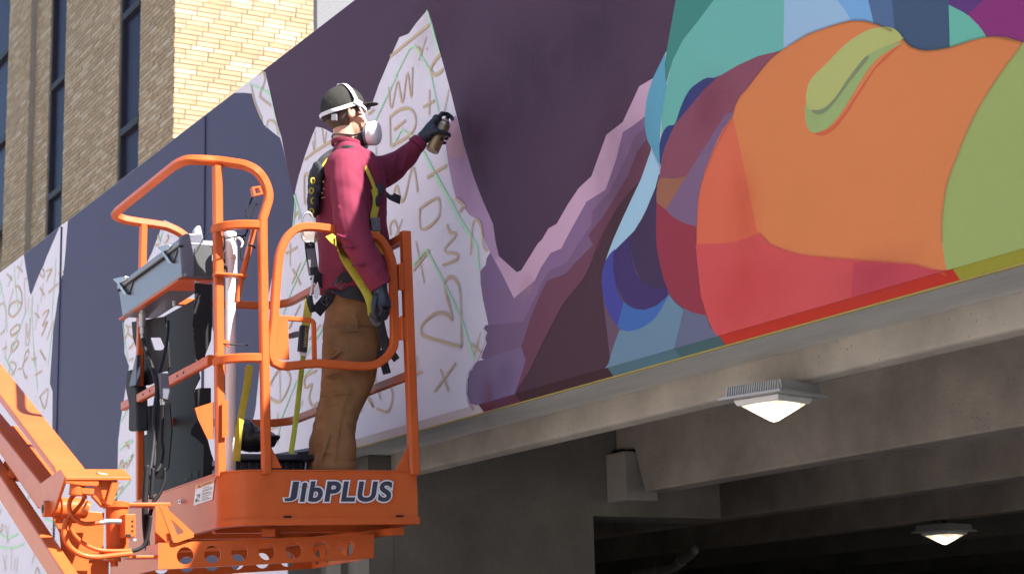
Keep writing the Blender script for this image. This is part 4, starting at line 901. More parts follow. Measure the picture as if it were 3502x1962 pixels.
# electric hoses down the stand
hose('control_cable', 'D', ((365,545), (385,640), (430,760), (470,880), (492,1000), (470,1200), (462,1443), (440,1650), (415,1800)), [.55,.53,.5,.47,.45,.42,.4,.36,.33], .0105, M['rubber'])
hose('control_cable', 'D', ((592,385), (580,560), (545,730), (505,880), (495,1000), (500,1200), (480,1443), (465,1700)), [.55,.53,.5,.47,.45,.42,.4,.36], .007, M['rubber'])
hose('control_cable', 'D', ((543,1140), (540,1260), (535,1443), (545,1560), (520,1680), (470,1760)), [.44,.44,.43,.4,.36,.32], .0075, M['rubber'])
hose('control_cable', 'Y', ((490,-40), (475,200), (460,500), (465,800), (500,1100), (520,1150)), .30, .013, M['rubber'])
hose('control_cable', 'Y', ((730,0), (725,180), (650,360), (580,460), (530,640), (505,850), (495,1000)), .28, .009, M['rubber'])
hose('control_cable', 'Y', ((570,0), (560,200), (545,420)), .30, .010, M['rubber'])
hose('loose_cable', 'C', ((1150,830), (1170,880), (1230,910), (1320,890), (1420,885)), .03, .003, M['rubber'])
hose('loose_cable', 'C', ((1480,505), (1440,600), (1415,625), (1425,640), (1420,700)), .02, .004, M['rubber'])
hose('loose_cable', 'C', ((1525,570), (1490,640), (1460,740), (1420,860), (1380,900), (1410,940), (1370,1040), (1375,1120)), .03, .004, M['rubber'])
hose('loose_cable', 'C', ((1440,965), (1480,985), (1510,1005)), .03, .005, M['rubber'])
hose('cable_tie', 'D', ((1085,590), (1150,597), (1305,603)), .06, .003, M['rubber'])
hose('loose_cable', 'C', ((790,1255), (820,1160), (870,1090), (920,1050), (960,985), (1010,890), (1060,845)), .1, .002, M['rubber'])
# black fabric bag hanging outside the far post
bg_ = root('tool_bag', pu(q1('D', 270, 1300), UL-.02), 'dark navy tool pouch hanging on the far corner post of the platform', 'tool pouch')
mk('pouch', *prism([[pu(p, UL-.03) for p in q('D', (215,830), (250,820), (300,990), (310,1370), (230,1375), (235,1150), (205,1000))]], PU*.06), M['webbing'], bg_, bevel=.012)
mk('tablet', *prism([[pu(p, UL-.045) for p in q('D', (300,690), (310,690), (300,960), (245,975), (240,955))]], PU*.02), M['navy_print'], bg_, bevel=.003)

# ------------------------------------------------------------------ white tube, tote, lanyards
tr_ = root('plastic_tube', pv(q1('T', 580, 1185), .22), 'white plastic tube with end cap standing upright at the platform corner', 'tube')
mk('pipe', *cyl(pv(q1('T', 580, 1190), .22), pv(q1('T', 580, 640), .22), .0225, 24), M['pvc'], tr_, smooth='auto')
mk('end_cap', *cyl(pv(q1('T', 580, 652), .22), pv(q1('T', 579, 600), .22), .0262, 24), M['pvc'], tr_, smooth='auto', bevel=.003)
mk('end_cap', *cyl(pv(q1('T', 579, 600), .22), pv(q1('T', 579, 584), .22), .028, 24), M['pvc'], tr_, smooth='auto', bevel=.004)
mk('cap_handle', *sweep(catmull([pv(p, .19) for p in q('C', (1310,890), (1345,905), (1375,930), (1385,970), (1375,1000))], 5), circ(.006, 8)), M['pvc'], tr_, smooth=True)
to = root('storage_tote', lw(.12, .55, -.068), 'dark plastic storage tote on the platform floor behind the toe board', 'tote')
tw = wl(pv(q1('T', 600, 1150), .35)), wl(pv(q1('T', 785, 1150), .35))
ta, tb2 = tw[0].x-.04, tw[1].x; tz = wl(pv(q1('T', 700, 1142), .35)).z
def trap(u0, u1, v0, v1, z0, z1, s):
    v = [lw(a_, b_, z0) for a_, b_ in ((u0+s,v0+s),(u1-s,v0+s),(u1-s,v1-s),(u0+s,v1-s))] + [lw(a_, b_, z1) for a_, b_ in ((u0,v0),(u1,v0),(u1,v1),(u0,v1))]
    return v, [(3,2,1,0), (4,5,6,7)] + [(i, (i+1) % 4, 4+(i+1) % 4, 4+i) for i in range(4)]
mk('bin', *trap(ta+.02, tb2-.025, .36, .72, -.068, tz-.03, .03), M['tote'], to, bevel=.01)
mk('rim', *trap(ta, tb2, .33, .75, tz-.029, tz, -.004), M['tote'], to, bevel=.008)
for k in range(9):
    uu = ta+.05+k*.035
    if uu < tb2-.05: mk('bin_rib', *boxl(uu, uu+.010, .352, .385, -.05, tz-.031), M['tote'], to, bevel=.003)
mk('rim_clip', *prism([[pv(p, .328) for p in q('G', (640,1070), (740,1062), (720,1115), (665,1115))]], PV*.006), M['tote'], to)
bgk = voxel([ball(pv(q1('T', 640, 1105), .5), (PU*.11, PV*.1, PZ*.055)), ball(pv(q1('T', 610, 1090), .5), (PU*.07, PV*.09, PZ*.07)), ball(pv(q1('T', 672, 1102), .45), (PU*.06, PV*.09, PZ*.022))], .008, 3, lambda p, n: .012*noise.noise(p*14)+.006*noise.noise(p*40))
o = mk('tool_case', *bgk, M['bag'], None, smooth=True, loc=pv(q1('T', 640, 1130), .5)); tag(o, 'crumpled black bag resting on top of the storage tote', 'bag')
def ribbon(name, pts_, wd, th, m, par, up=None):
    return mk(name, *sweep(catmull(pts_, 5), rr(th, wd, th*.45, 2), up=up if up is not None else -PV), m, par, smooth='auto')
ya = root('yellow_strap', pv(q1('T', 612, 1040), .16), 'yellow webbing strap hanging inside the rail beside the white tube', 'strap')
ribbon('webbing', [pv(p, .15) for p in q('D', (1322,785), (1310,880), (1295,980), (1262,1150), (1228,1350), (1215,1500), (1205,1640))], .032, .004, M['yellow'], ya)
ribbon('stitched_loop', [pv(p, .147) for p in q('D', (1318,800), (1308,890), (1296,975))], .034, .004, M['yellow'], ya)

# ================================================================== PERSON
V0 = .24
def tl(x, y, v=V0): return wl(tv(x, y, v))
def ringloft(rows, n=28, ex=2.25):
    """rows: (y px, left px, right px, half width across v, v centre)"""
    v, f = [], []
    for y, xl, xr, rv, vc in rows:
        a, b = tl(xl, y, vc), tl(xr, y, vc); c = (a+b)/2; ru = (b.x-a.x)/2
        for k in range(n):
            t = 2*math.pi*k/n; cu_, su_ = math.cos(t), math.sin(t)
            v.append(lw(c.x + ru*math.copysign(abs(cu_)**(2/ex), cu_), c.y + rv*math.copysign(abs(su_)**(2/ex), su_), c.z))
    m = len(rows)
    for i in range(m-1):
        for k in range(n): f.append((i*n+k, i*n+(k+1) % n, (i+1)*n+(k+1) % n, (i+1)*n+k))
    f += [tuple(range(n)), tuple(range(m*n-1, (m-1)*n-1, -1))]
    return v, f
def limb(js, s=1.0, n=16):                           # (x, y, v, r)
    P = [tv(x, y, v) for x, y, v, r in js]; Rr = [r*s for *_, r in js]
    cp = catmull(P, 5); cr_ = [max(.004, a.x) for a in catmull([Vector((r, 0, 0)) for r in Rr], 5)]
    g_ = G(); g_.add(sweep(cp, circ(1, n), radii=cr_))
    return g_.v, g_.f
def sph(x, y, v, r): 
    c = tv(x, y, v); return ball(c, (PU*r, PV*r, PZ*r))
TORSO = [(748,824,950,.160,V0),(720,815,962,.168,V0),(690,812,970,.174,V0),(650,811,970,.178,V0),(605,808,968,.183,V0),(555,804,964,.19,V0),(505,804,960,.20,V0),(460,807,955,.21,V0),(425,814,945,.21,V0),(403,824,930,.185,V0),(388,834,917,.125,V0),(372,842,905,.08,V0),(362,844,900,.066,V0)]
HEM = [(762,828,950,.15,V0)]
RARM = [(872,420,.055,.074),(874,460,.025,.080),(880,510,0,.079),(886,560,-.03,.081),(898,604,-.05,.074),(920,648,-.065,.066),(938,682,-.075,.061),(952,709,-.08,.054)]
LARM = [(925,438,.42,.085),(965,432,.43,.078),(1000,413,.41,.066),(1028,388,.38,.054),(1052,361,.345,.042)]
PANTS = [(722,832,950,.15,V0),(745,836,948,.16,V0),(780,828,952,.168,V0),(815,822,955,.172,V0),(850,818,956,.165,V0)]
RLEG = [(830,822,958,.092,.145),(862,815,957,.095,.14),(900,812,951,.095,.135),(940,812,942,.092,.13),(985,810,928,.09,.125),(1015,806,913,.088,.12),(1042,801,899,.088,.12),(1065,799,893,.09,.12),(1095,798,890,.092,.12),(1130,796,889,.092,.12),(1165,793,889,.09,.12),(1205,794,888,.085,.12)]
LLEG = [(830,826,952,.09,.335),(880,818,945,.092,.345),(940,812,925,.09,.355),(1000,806,905,.088,.36),(1040,798,886,.088,.365),(1090,788,860,.088,.37),(1140,778,848,.09,.37),(1205,772,842,.085,.37)]
man = root('person', lw(.42, .24, -.068), 'person in maroon sweatshirt, black cap and respirator spray painting the wall from the platform', 'person')

# --- head frame: forward along u turned a little to the wall, tilted
hc_ = tv(866, 283, V0)
yaw = R(6)
HF = (PU*math.cos(yaw)+PV*math.sin(yaw)).normalized(); HL = PZ.cross(HF).normalized(); HU = PZ
tilt = R(-4); HF, HU = HF*math.cos(tilt)+HU*math.sin(tilt), HU*math.cos(tilt)-HF*math.sin(tilt)
def hp(f, l, u): return hc_ + HF*f + HL*l + HU*u
head_parts = [ball(hp(-.005, 0, .012), (HF*.098, HL*.076, HU*.100), 24, 16), ball(hp(.045, 0, -.058), (HF*.062, HL*.055, HU*.070), 20, 12), ball(hp(.066, 0, -.095), (HF*.036, HL*.036, HU*.03)),
    ball(hp(.085, 0, .020), (HF*.022, HL*.055, HU*.016)), ball(hp(.104, 0, -.035), (HF*.022, HL*.015, HU*.017)), ball(hp(.095, 0, -.012), (HF*.015, HL*.011, HU*.035)),
    ball(hp(.089, 0, -.072), (HF*.018, HL*.024, HU*.008)), ball(hp(.089, 0, -.083), (HF*.017, HL*.021, HU*.008)),
    ball(hp(.060, .042, -.03), (HF*.03, HL*.026, HU*.022)), ball(hp(.060, -.042, -.03), (HF*.03, HL*.026, HU*.022)),
    sweep([hp(.0, 0, -.02), hp(.0, 0, -.07), hp(.002, 0, -.12), hp(.004, 0, -.17)], circ(1, 20), radii=[.050, .051, .050, .042])]
for s in (1, -1):
    head_parts.append(ball(hp(-.002, s*.079, -.022), (HF*.020+HL*s*.006, HL*.007*s, HU*.032), 14, 10))
    head_parts.append(sweep([hp(.010+.0, s*.082, .004), hp(-.006, s*.088, .010), hp(-.020, s*.089, -.004), hp(-.022, s*.088, -.022), hp(-.012, s*.085, -.042), hp(.002, s*.082, -.050)], circ(.0055, 8)))
BS = .88
def shrink(rows, d): return [(y, xl+d, xr-d, rv-.014, vc) for y, xl, xr, rv, vc in rows]
body_parts = head_parts + [ringloft(shrink(TORSO, 9)), ringloft(shrink(PANTS, 9)), ringloft(shrink(RLEG, 10)), ringloft(shrink(LLEG, 10)),
    limb(RARM, .72), limb(LARM, .72), limb([(940,700,-.078,.034),(955,722,-.082,.031),(960,745,-.085,.034)]), limb([(1040,370,.355,.031),(1058,351,.342,.0285),(1072,339,.33,.031)])]
bv, bf = voxel(body_parts, .006, 3)
body = mk('body', bv, bf, M['skin'], man, smooth=True, recalc=False)
for s in (1, -1):
    mk('eye', *ball(hp(.080, s*.031, -.004), (HF*.012, HL*.012, HU*.012), 12, 8), M['white_print'], body, smooth=True)
    mk('eyebrow', *sweep([hp(.098, s*.015, .014), hp(.098, s*.03, .018), hp(.085, s*.048, .014)], circ(.004, 6)), M['hair'], body, smooth=True)

# --- shirt
def fold(p, n, amp=1.0):
    d = wl(p); z_ = d.z
    w1 = noise.noise(Vector((d.x*7, d.y*7, d.z*5)))
    w2 = math.sin((d.z*1.0+d.x*.9)*46 + 3*noise.noise(d*6))
    w3 = noise.noise(d*22)
    k = max(0, min(1, (1.05-z_)/.25))                # more folds low on the body
    return amp*(.008*w1 + (.0025+.0055*k)*w2*max(0, .4+noise.noise(d*5)) + .002*w3 + .006*(.25-abs(noise.noise(Vector((d.x*8, d.y*8, d.z*11-d.x*7))))))
def wr(a, b, r=.011): return limb([(a[0], a[1], a[2], r*.5), ((a[0]+b[0])/2, (a[1]+b[1])/2+3, (a[2]+b[2])/2, r), (b[0], b[1], b[2], r*.5)], 1, 8)
sleeve_folds = [wr((846,588,-.085), (900,606,-.105), .012), wr((858,622,-.10), (916,612,-.11), .010), wr((884,668,-.12), (938,655,-.115), .008), wr((850,520,-.05), (880,556,-.085), .009), wr((975,465,.36), (1000,380,.34), .009), wr((1010,435,.35), (1030,370,.33), .007)]
sv, sf = voxel([ringloft(TORSO), limb(RARM), limb(LARM), sph(872, 425, .062, .082), sph(925, 440, .41, .09), sph(873, 428, .10, .10), sph(905, 440, .36, .10), ringloft([(736,810,955,.166,V0),(712,808,966,.174,V0),(695,808,966,.172,V0)])] + sleeve_folds, .0065, 5, fold)
shirt = mk('sweatshirt', sv, sf, M['shirt'], man, smooth=True, recalc=False)
def cuff(a, b, r, n=20):
    return sweep([tv(*a), tv(*b)], circ(1, n), radii=[r, r*.96])
mk('cuff', *sweep([tv(945,696,-.079), tv(953,710,-.081), tv(959,720,-.083)], circ(1, 20), radii=[.060, .055, .051]), M['shirt'], shirt, smooth='auto')
mk('cuff', *sweep([tv(1046,366,.35), tv(1053,359,.345), tv(1058,353,.342)], circ(1, 20), radii=[.046, .043, .040]), M['shirt'], shirt, smooth='auto')
mk('collar', *sweep([lw(*(tl(871+33*math.cos(t), 362+7*math.cos(t), V0) + Vector((0, .066*math.sin(t), 0)))) for t in [k*2*math.pi/24 for k in range(24)]], rr(.022, .012, .005), closed=True, up=PZ), M['shirt'], shirt, smooth='auto')
# paint flecks printed on the back hem
for i in range(16):
    yy = random.uniform(450, 560); xx = 811+random.uniform(-1, 6)
    c = tv(xx, yy, V0-.12-random.uniform(0, .03)); mk('paint_fleck', *ball(c, (PU*.004, PV*.003, PZ*.003), 6, 4), M['gold_print'], shirt) if i < 6 else None

# --- trousers
def tfold(p, n):
    d = wl(p)
    knee = math.exp(-((d.z-.30)/.12)**2); low = math.exp(-((d.z-.02)/.10)**2); hip = math.exp(-((d.z-.72)/.10)**2)
    w2 = math.sin((d.z+d.x*.7)*62 + 4*noise.noise(d*5))
    w4 = math.sin((d.z*.35+d.x)*50 + 3*noise.noise(d*4))
    return .006*noise.noise(d*8) + .0042*w2*(knee+low*.8+hip*.35)*max(0, .3+noise.noise(d*7)) + .003*w4*max(0, noise.noise(d*4+Vector((4, 1, 2)))) + .0015*noise.noise(d*30) + .006*(.28-abs(noise.noise(Vector((d.x*7, d.y*7, d.z*13+d.x*6)))))*(.7+knee+low)
pvv, pf = voxel([ringloft(PANTS), ringloft(RLEG), ringloft(LLEG), wr((820,862,.062), (866,884,.048), .010), wr((820,908,.060), (858,880,.046), .009), wr((815,950,.055), (884,934,.044), .009), wr((850,1034,.040), (894,1045,.05), .010), wr((846,1078,.038), (890,1063,.05), .010),
    wr((868,1000,.036), (858,1140,.036), .008), wr((828,1090,.040), (803,1165,.05), .009), wr((880,960,.040), (862,1030,.036), .008), wr((806,1010,.06), (850,1018,.040), .008), wr((812,1130,.042), (866,1150,.036), .008)], .0065, 4, tfold)
tro = mk('trousers', pvv, pf, M['canvas'], man, smooth=True, recalc=False)
mk('side_seam', *sweep(catmull([tv(x, y, v_) for x, y, v_ in ((896,790,.060),(902,860,.048),(892,940,.043),(868,1010,.032),(852,1090,.027),(843,1160,.029))], 5), rr(.005, .008, .001)), M['canvas'], tro)
mk('knee_seam', *sweep(catmull([tv(x, y, v_) for x, y, v_ in ((806,996,.075),(830,993,.045),(865,990,.034),(900,989,.045),(916,988,.07))], 5), circ(.0035, 6)), M['canvas'], tro)
mk('pocket_welt', *sweep([tv(853,832,.052), tv(872,833,.047), tv(902,834,.050)], rr(.006, .006, .002)), M['canvas'], tro)
mk('trouser_cuff', *sweep([lw(*(tl(841+50*math.cos(t), 1178, .12)+Vector((0, .092*math.sin(t), 0)))) for t in [k*2*math.pi/28 for k in range(28)]], rr(.055, .006, .002), closed=True, up=PZ), M['canvas'], tro, smooth='auto')
for vc, xx in ((.12, 842), (.37, 808)):
    a = tl(xx, 1205, vc)
    bt = voxel([ball(lw(a.x, vc, a.z), (PU*.05, PV*.045, PZ*.07)), ball(lw(a.x+.06, vc, -.025), (PU*.10, PV*.048, PZ*.045)), ball(lw(a.x-.01, vc, -.03), (PU*.06, PV*.042, PZ*.05)), boxl(a.x-.07, a.x+.155, vc-.043, vc+.043, -.069, -.045)], .006, 3)
    mk('boot', *bt, M['boot'], man, smooth=True, recalc=False)

# --- gloves
def hand(palm, fingers, thumb, name):
    parts = list(palm)
    for ch in fingers + [thumb]:
        P = [Vector(p) for p, r in ch]; rr_ = [r for p, r in ch]
        parts.append(sweep(P, circ(1, 12), radii=rr_))
        for p, r in zip(P, rr_): parts.append(ball(p, (PU*r, PV*r, PZ*r), 12, 8))
    v, f = voxel(parts, .0032, 2, lambda p, n: .0012*math.sin(wl(p).z*170+wl(p).x*120)*max(0, noise.noise(p*30)))
    return mk(name, v, f, M['glove'], man, smooth=True, recalc=False)
# right hand hangs, fingers curled round the strap
def t3(x, y, v): return tv(x, y, v)
rp = [limb([(955,716,-.083,.036),(957,735,-.085,.034),(960,760,-.09,.042),(961,775,-.09,.043)], 1, 18), ball(t3(962,768,-.09), (PU*.040, PV*.022, PZ*.036))]
rf = []
for i, (x, v_) in enumerate(((976,-.052), (973,-.074), (967,-.096), (960,-.116))):
    L = (1, 1.08, 1.02, .85)[i]
    rf.append([(t3(x-8, 766, v_), .0118), (t3(x, 766+17*L, v_-.004), .0112), (t3(x-5, 766+32*L, v_-.004), .0102), (t3(x-19, 766+37*L, v_+.002), .0092), (t3(x-27, 766+29*L, v_+.004), .0085)])
rt_ = [(t3(945,748,-.105), .0150), (t3(941,768,-.122), .0132), (t3(940,786,-.126), .0115), (t3(946,798,-.124), .0098)]
hand(rp, rf, rt_, 'glove')
# left hand with the can
ca, cb = tv(1087, 380, .315), tv(1124, 300, .300)
cdir = (cb-ca).normalized()
can = root('spray_can', ca, 'bronze spray paint can held up against the white mural', 'spray can')
Lc = (cb-ca).length; rc = .0325
def cprof(pr_): return sweep([ca+cdir*(Lc*t) for t, r in pr_], circ(1, 28), radii=[r for t, r in pr_])
mk('tin', *cprof([(0, rc*.93), (.02, rc), (.80, rc), (.83, rc*.97), (.90, rc*.70), (.915, rc*.72)]), M['can'], can, smooth='auto')
mk('valve_cup', *cprof([(.916, rc*.62), (.95, rc*.60), (.955, rc*.3), (.99, rc*.28)]), M['cancap'], can, smooth='auto')
mk('nozzle', *cprof([(.991, rc*.30), (1.06, rc*.28), (1.07, rc*.2)]), M['rubber'], can, smooth='auto')
mk('tin_seam', *cprof([(.80, rc*1.015), (.82, rc*1.015)]), M['steel'], can, smooth='auto')
lab = [ca+cdir*(Lc*t)+ (math.cos(a)*(-PV)+math.sin(a)*cdir.cross(PV).normalized())*(rc+.0006) for t in (.30, .40) for a in (-.5, -.3, -.1)]
mk('label_mark', lab, [(0, 1, 4, 3), (1, 2, 5, 4)], M['black_print'], can)
ctr = lambda t: ca+cdir*(Lc*t)
side = -PV; fwd_ = cdir.cross(side).normalized()
if fwd_.dot(PU) < 0: fwd_ = -fwd_
def cs(t, ang, r): return ctr(t) + (-fwd_*math.cos(ang) + side*math.sin(ang))*r   # ang 0 = behind the can (towards the arm), + = towards the camera
lp = [limb([(1062,350,.336,.033),(1072,340,.325,.034),(1084,330,.318,.040),(1092,322,.315,.042)], 1, 18), ball(cs(.60, .0, .052), (cdir*.050, PV*.020, fwd_*.026)), ball(cs(.86, 0, .044), (cdir*.022, PV*.02, fwd_*.026)), ball(cs(.42, .2, .05), (cdir*.035, PV*.02, fwd_*.022))]
FR = rc+.0095
lf_ = [[(cs(.92, 0, .040), .0125), (cs(1.06, .1, .034), .0122), (cs(1.13, 0, .008), .0110), (cs(1.12, math.pi, .016), .0102), (cs(1.08, math.pi, .026), .0094)]]
for i, t in enumerate((.72, .58, .44)):
    lf_.append([(cs(t, -.1, FR+.008), .0115), (cs(t-.02, -.9, FR+.002), .0110), (cs(t-.04, -1.7, FR), .0102), (cs(t-.05, -2.5, FR), .0094), (cs(t-.05, -3.1, FR), .0086)])
lt2 = [(cs(.38, .2, .050), .0150), (cs(.46, .9, FR+.006), .0132), (cs(.52, 1.8, FR+.003), .0118), (cs(.56, 2.5, FR+.002), .0104), (cs(.60, 2.9, FR+.004), .0092)]
hand(lp, lf_, lt2, 'glove')

# --- hair, cap, straps, respirator
def capz(d): return .030 - .22*(d-.02)               # lower rim of the cap: lower at the back
def shell(scale, off, test, name, m, par, n=48, mm=32, axes=(.098, .076, .100), c0=(-.005, 0, .012), extra=None):
    c = hp(*c0); v, f = [], []
    idx = {}
    def P(i, k):
        th = math.pi*i/mm; ph = 2*math.pi*k/n
        x, y, z = math.sin(th)*math.cos(ph), math.sin(th)*math.sin(ph), math.cos(th)
        a = [axes[0]*scale+off, axes[1]*scale+off, axes[2]*scale+off]
        return x*a[0]+c0[0], y*a[1]+c0[1], z*a[2]+c0[2]
    for i in range(mm):
        for k in range(n):
            cs_ = [P(i, k), P(i+1, k), P(i+1, (k+1) % n), P(i, (k+1) % n)]
            m_ = [sum(p[j] for p in cs_)/4 for j in range(3)]
            if not test(*m_): continue
            ids = []
            for p in cs_:
                kk = tuple(round(x, 5) for x in p)
                if kk not in idx: idx[kk] = len(v); q_ = extra(*p) if extra else p; v.append(hp(*q_))
                ids.append(idx[kk])
            ids = list(dict.fromkeys(ids))
            if len(ids) > 2: f.append(tuple(ids))
    o = mk(name, v, f, m, par, smooth=True)
    return o
def solid(o, th):
    md = o.modifiers.new('thick', 'SOLIDIFY'); md.thickness = th; md.offset = 1; return o
rim = lambda f, l, u: u > (-.003 + .30*f if f > -.03 else -.012 + .72*(f+.03))
solid(shell(1.0, .007, lambda f, l, u: u < .03 and u > -.092 and (f < .0 or (abs(l) > .05 and f < .035 and u > -.03)) and f < .04, 'hair', M['hair'], man), .003)
def capfit(f, l, u):
    k = 1+.035*noise.noise(Vector((f*14, l*14, u*14))); b = .008*max(0, u)*10
    return f*k, l*k, u*k+b*.25
cap = solid(shell(1.0, .010, rim, 'cap', M['cap'], man, 64, 48, extra=capfit), .004)
mk('cap_seam', *sweep([hp(.0+.106*math.cos(t)-.005, 0, .014+.112*math.sin(t)) for t in [R(20)+k*R(135)/14 for k in range(15)]], circ(.0022, 6)), M['cap'], cap)
# brim: curved plate
bvv, bff = [], []
nb, mb = 16, 8
for i in range(mb+1):
    t = i/mb
    for k in range(nb+1):
        a = R(-62+124*k/nb)
        f0, l0 = .100*math.cos(a)-.004, .083*math.sin(a)
        ext = .080*(math.cos(a*1.25) if abs(a) < R(72) else 0)
        f_ = f0 + ext*t; l_ = l0*(1-.10*t)
        u_ = .046 + .026*t - .030*(abs(a)/R(62))**2
        bvv.append(hp(f_, l_, u_))
for i in range(mb):
    for k in range(nb): b = i*(nb+1)+k; bff.append((b, b+1, b+nb+2, b+nb+1))
solid(mk('brim', bvv, bff, M['cap'], cap, smooth=True), .004)
mk('cap_button', *ball(hp(-.004, 0, .129), (HF*.006, HL*.006, HU*.004), 10, 6), M['cap'], cap, smooth=True)
mk('cap_badge', *ball(hp(-.095, -.048, .018), (HF*.004, HL*.006, HU*.005), 8, 6), M['white_print'], cap, smooth=True)
mk('cap_buckle', *box3(hp(-.080, -.060, -.058), (HF*.010-HL*.008), (HL*.004+HF*.005), HU*.016), M['greyweb'], cap, bevel=.002)
# strap band: back of head loop and crown loop meeting above the ear
def band(path, wd, name, m=M['strap'], par=None, th=.003):
    P = [hp(*p) for p in path]; cc = hp(-.005, 0, .0)
    P = catmull(P, 6); up = [(p-cc).normalized() for p in P]
    return mk(name, *sweep(P, rr(th, wd, th*.4, 2), up=up), m, par, smooth='auto')
nclip_ = None
resp = mk('respirator', *voxel([ball(hp(.096, 0, -.082), (HF*.044, HL*.048, HU*.052)), ball(hp(.128, 0, -.092), (HF*.020, HL*.024, HU*.024)), ball(hp(.072, 0, -.125), (HF*.050, HL*.050, HU*.022))], .005, 4), M['boxdark'], man, smooth=True, recalc=False)
def ear_front(s): return (.030, s*.090, .022)
for s in (-1, 1):
    band([(-.116, 0, -.034), (-.098, s*.056, -.029), (-.058, s*.086, -.014), (-.012, s*.095, .008), (.012, s*.097, .020)], .018, 'head_strap', par=resp)
    band([(-.030, 0, .1335), (-.022, s*.040, .124), (-.010, s*.074, .092), (.004, s*.094, .055), (.014, s*.099, .026)], .022, 'head_strap', par=resp)
    band([(.010, s*.100, .026), (.045, s*.092, .016), (.075, s*.076, .008), (.092, s*.050, .004)], .014, 'temple_strap', M['greyweb'] if s > 0 else M['strap'], resp)
    band([(.022, s*.096, .016), (.050, s*.084, -.012), (.082, s*.070, -.056)], .013, 'cheek_strap', par=resp)
    band([(.070, s*.055, -.098), (.03, s*.054, -.120), (-.005, s*.053, -.126), (-.036, s*.036, -.124), (-.050, 0, -.120)], .016, 'neck_strap', M['greyweb'], resp)
    mk('strap_clip', *box3(hp(.018, s*.101, .024), HF*.020+HU*-.008, HL*.004, HU*.013+HF*.004), M['respirator'], resp, bevel=.003)
    # filter pods stand out to the sides
    ax1 = (HF*.62+HL*s*.78).normalized(); fc = hp(.112, s*.064, -.100)
    e1_ = HU; e2_ = ax1.cross(HU).normalized()
    def pod(prof, sx=.047, sy=.058):
        v, f = [], []; n = 28
        for d, r in prof:
            for k in range(n):
                t = 2*math.pi*k/n; rx = sx*r*(1-.12*math.sin(t)); v.append(fc+ax1*d + e2_*(rx*math.cos(t)) + e1_*(sy*r*math.sin(t)))
        m_ = len(prof)
        for i in range(m_-1):
            for k in range(n): f.append((i*n+k, i*n+(k+1) % n, (i+1)*n+(k+1) % n, (i+1)*n+k))
        f += [tuple(range(n)), tuple(range(m_*n-1, (m_-1)*n-1, -1))]
        return v, f
    fp = mk('filter', *pod([(-.012, .90), (-.010, .98), (.004, .98), (.006, 1.0), (.020, 1.02), (.034, .92), (.042, .70), (.046, .40)]), M['respirator'], resp, smooth='auto')
    mk('filter_base', *pod([(-.026, .82), (-.024, .92), (-.0125, .92)]), M['greyweb'], resp, smooth='auto')

# --- harness (worn)
def near(x, y, off=.012):
    """point on the camera side of the torso seen at this pixel"""
    v = V0
    for _ in range(4):
        y0 = min(TORSO[0][0], max(TORSO[-1][0], y)); i = 0
        while i < len(TORSO)-2 and TORSO[i+1][0] > y0: i += 1
        a_, b_ = TORSO[i], TORSO[i+1]; t = (y0-a_[0])/(b_[0]-a_[0])
        xl, xr, rv = [a_[j]+(b_[j]-a_[j])*t for j in (1, 2, 3)]
        pa, pb = tl(xl, y0).x, tl(xr, y0).x; c, ru = (pa+pb)/2, (pb-pa)/2
        k = max(-1, min(1, (tl(x, y, v).x-c)/ru)); v = V0 - rv*(max(0, 1-abs(k)**2.25))**(1/2.25)
    return tv(x, y, v-off)
har = mk('harness', *sweep(catmull([near(x, y, o_) for x, y, o_ in ((793,540,.0),(789,500,.0),(789,465,.0),(797,432,.005),(815,402,.012),(842,384,.02),(872,376,.022),(900,384,.02),(913,402,.014))], 6), rr(.022, .042, .009, 3), up=-PV), M['webbing'], man, smooth='auto')
mk('back_pad', *voxel([ball(tv(792,470,V0), (PU*.03, PV*.06, PZ*.10)), ball(tv(788,510,V0-.02), (PU*.026, PV*.05, PZ*.075)), ball(tv(797,438,V0-.02), (PU*.025, PV*.06, PZ*.06))], .006, 3, lambda p, n: .005*noise.noise(p*40)), M['webbing'], har, smooth=True, recalc=False)
ribbon('shoulder_strap_edge', [near(x, y, .026) for x, y in ((797,470), (803,435), (820,405), (845,386))], .010, .004, M['yellow'], har)
for x, y in ((787,455), (784,480), (788,505), (784,532)): mk('strap_loop', *sweep([tv(x+5*math.cos(t), y+7*math.sin(t), V0-.06) for t in [k*math.pi/5 for k in range(10)]], circ(.004, 6), closed=True), M['yellow'], har, smooth=True)
ribbon('chest_strap', [near(x, y, .010) for x, y in ((912,405), (925,432), (938,462), (944,482))], .018, .004, M['yellow'], har)
ribbon('chest_strap', [near(x, y, .011) for x, y in ((940,475), (946,495), (945,520), (940,545), (944,570), (950,600), (958,640))], .034, .004, M['yellow'], har)
mk('chest_buckle', *prism([[near(x, y, .022) for x, y in ((934,548),(956,546),(958,580),(937,582))]], PV*.012), M['greyweb'], har, bevel=.003)
ribbon('chest_strap', [near(x, y, .012) for x, y in ((950,472), (958,480), (966,486))] + [tv(985,494,V0-.10), tv(1006,503,V0-.09)], .042, .007, M['webbing'], har)
mk('chest_buckle', *voxel([ball(near(955,478,.018), (PU*.022, PV*.012, PZ*.03)), ball(near(950,505,.016), (PU*.012, PV*.01, PZ*.03))], .004, 2), M['webbing'], har, smooth=True, recalc=False)
ribbon('leg_strap', [tv(828,592,-.05), tv(842,606,-.06), near(856,625,.012)] + [tv(866,648,.01), tv(886,680,-.015), tv(910,716,-.05), tv(926,745,-.07), tv(934,772,-.08), tv(936,795,-.085)], .040, .004, M['yellow'], har)
ribbon('leg_strap', [tv(935,795,-.074), tv(945,812,-.072), tv(955,806,-.07)], .03, .004, M['greyweb'], har)
ribbon('side_strap', [near(813,598,.012), near(830,610,.012), near(842,622,.012)], .036, .004, M['webbing'], har)
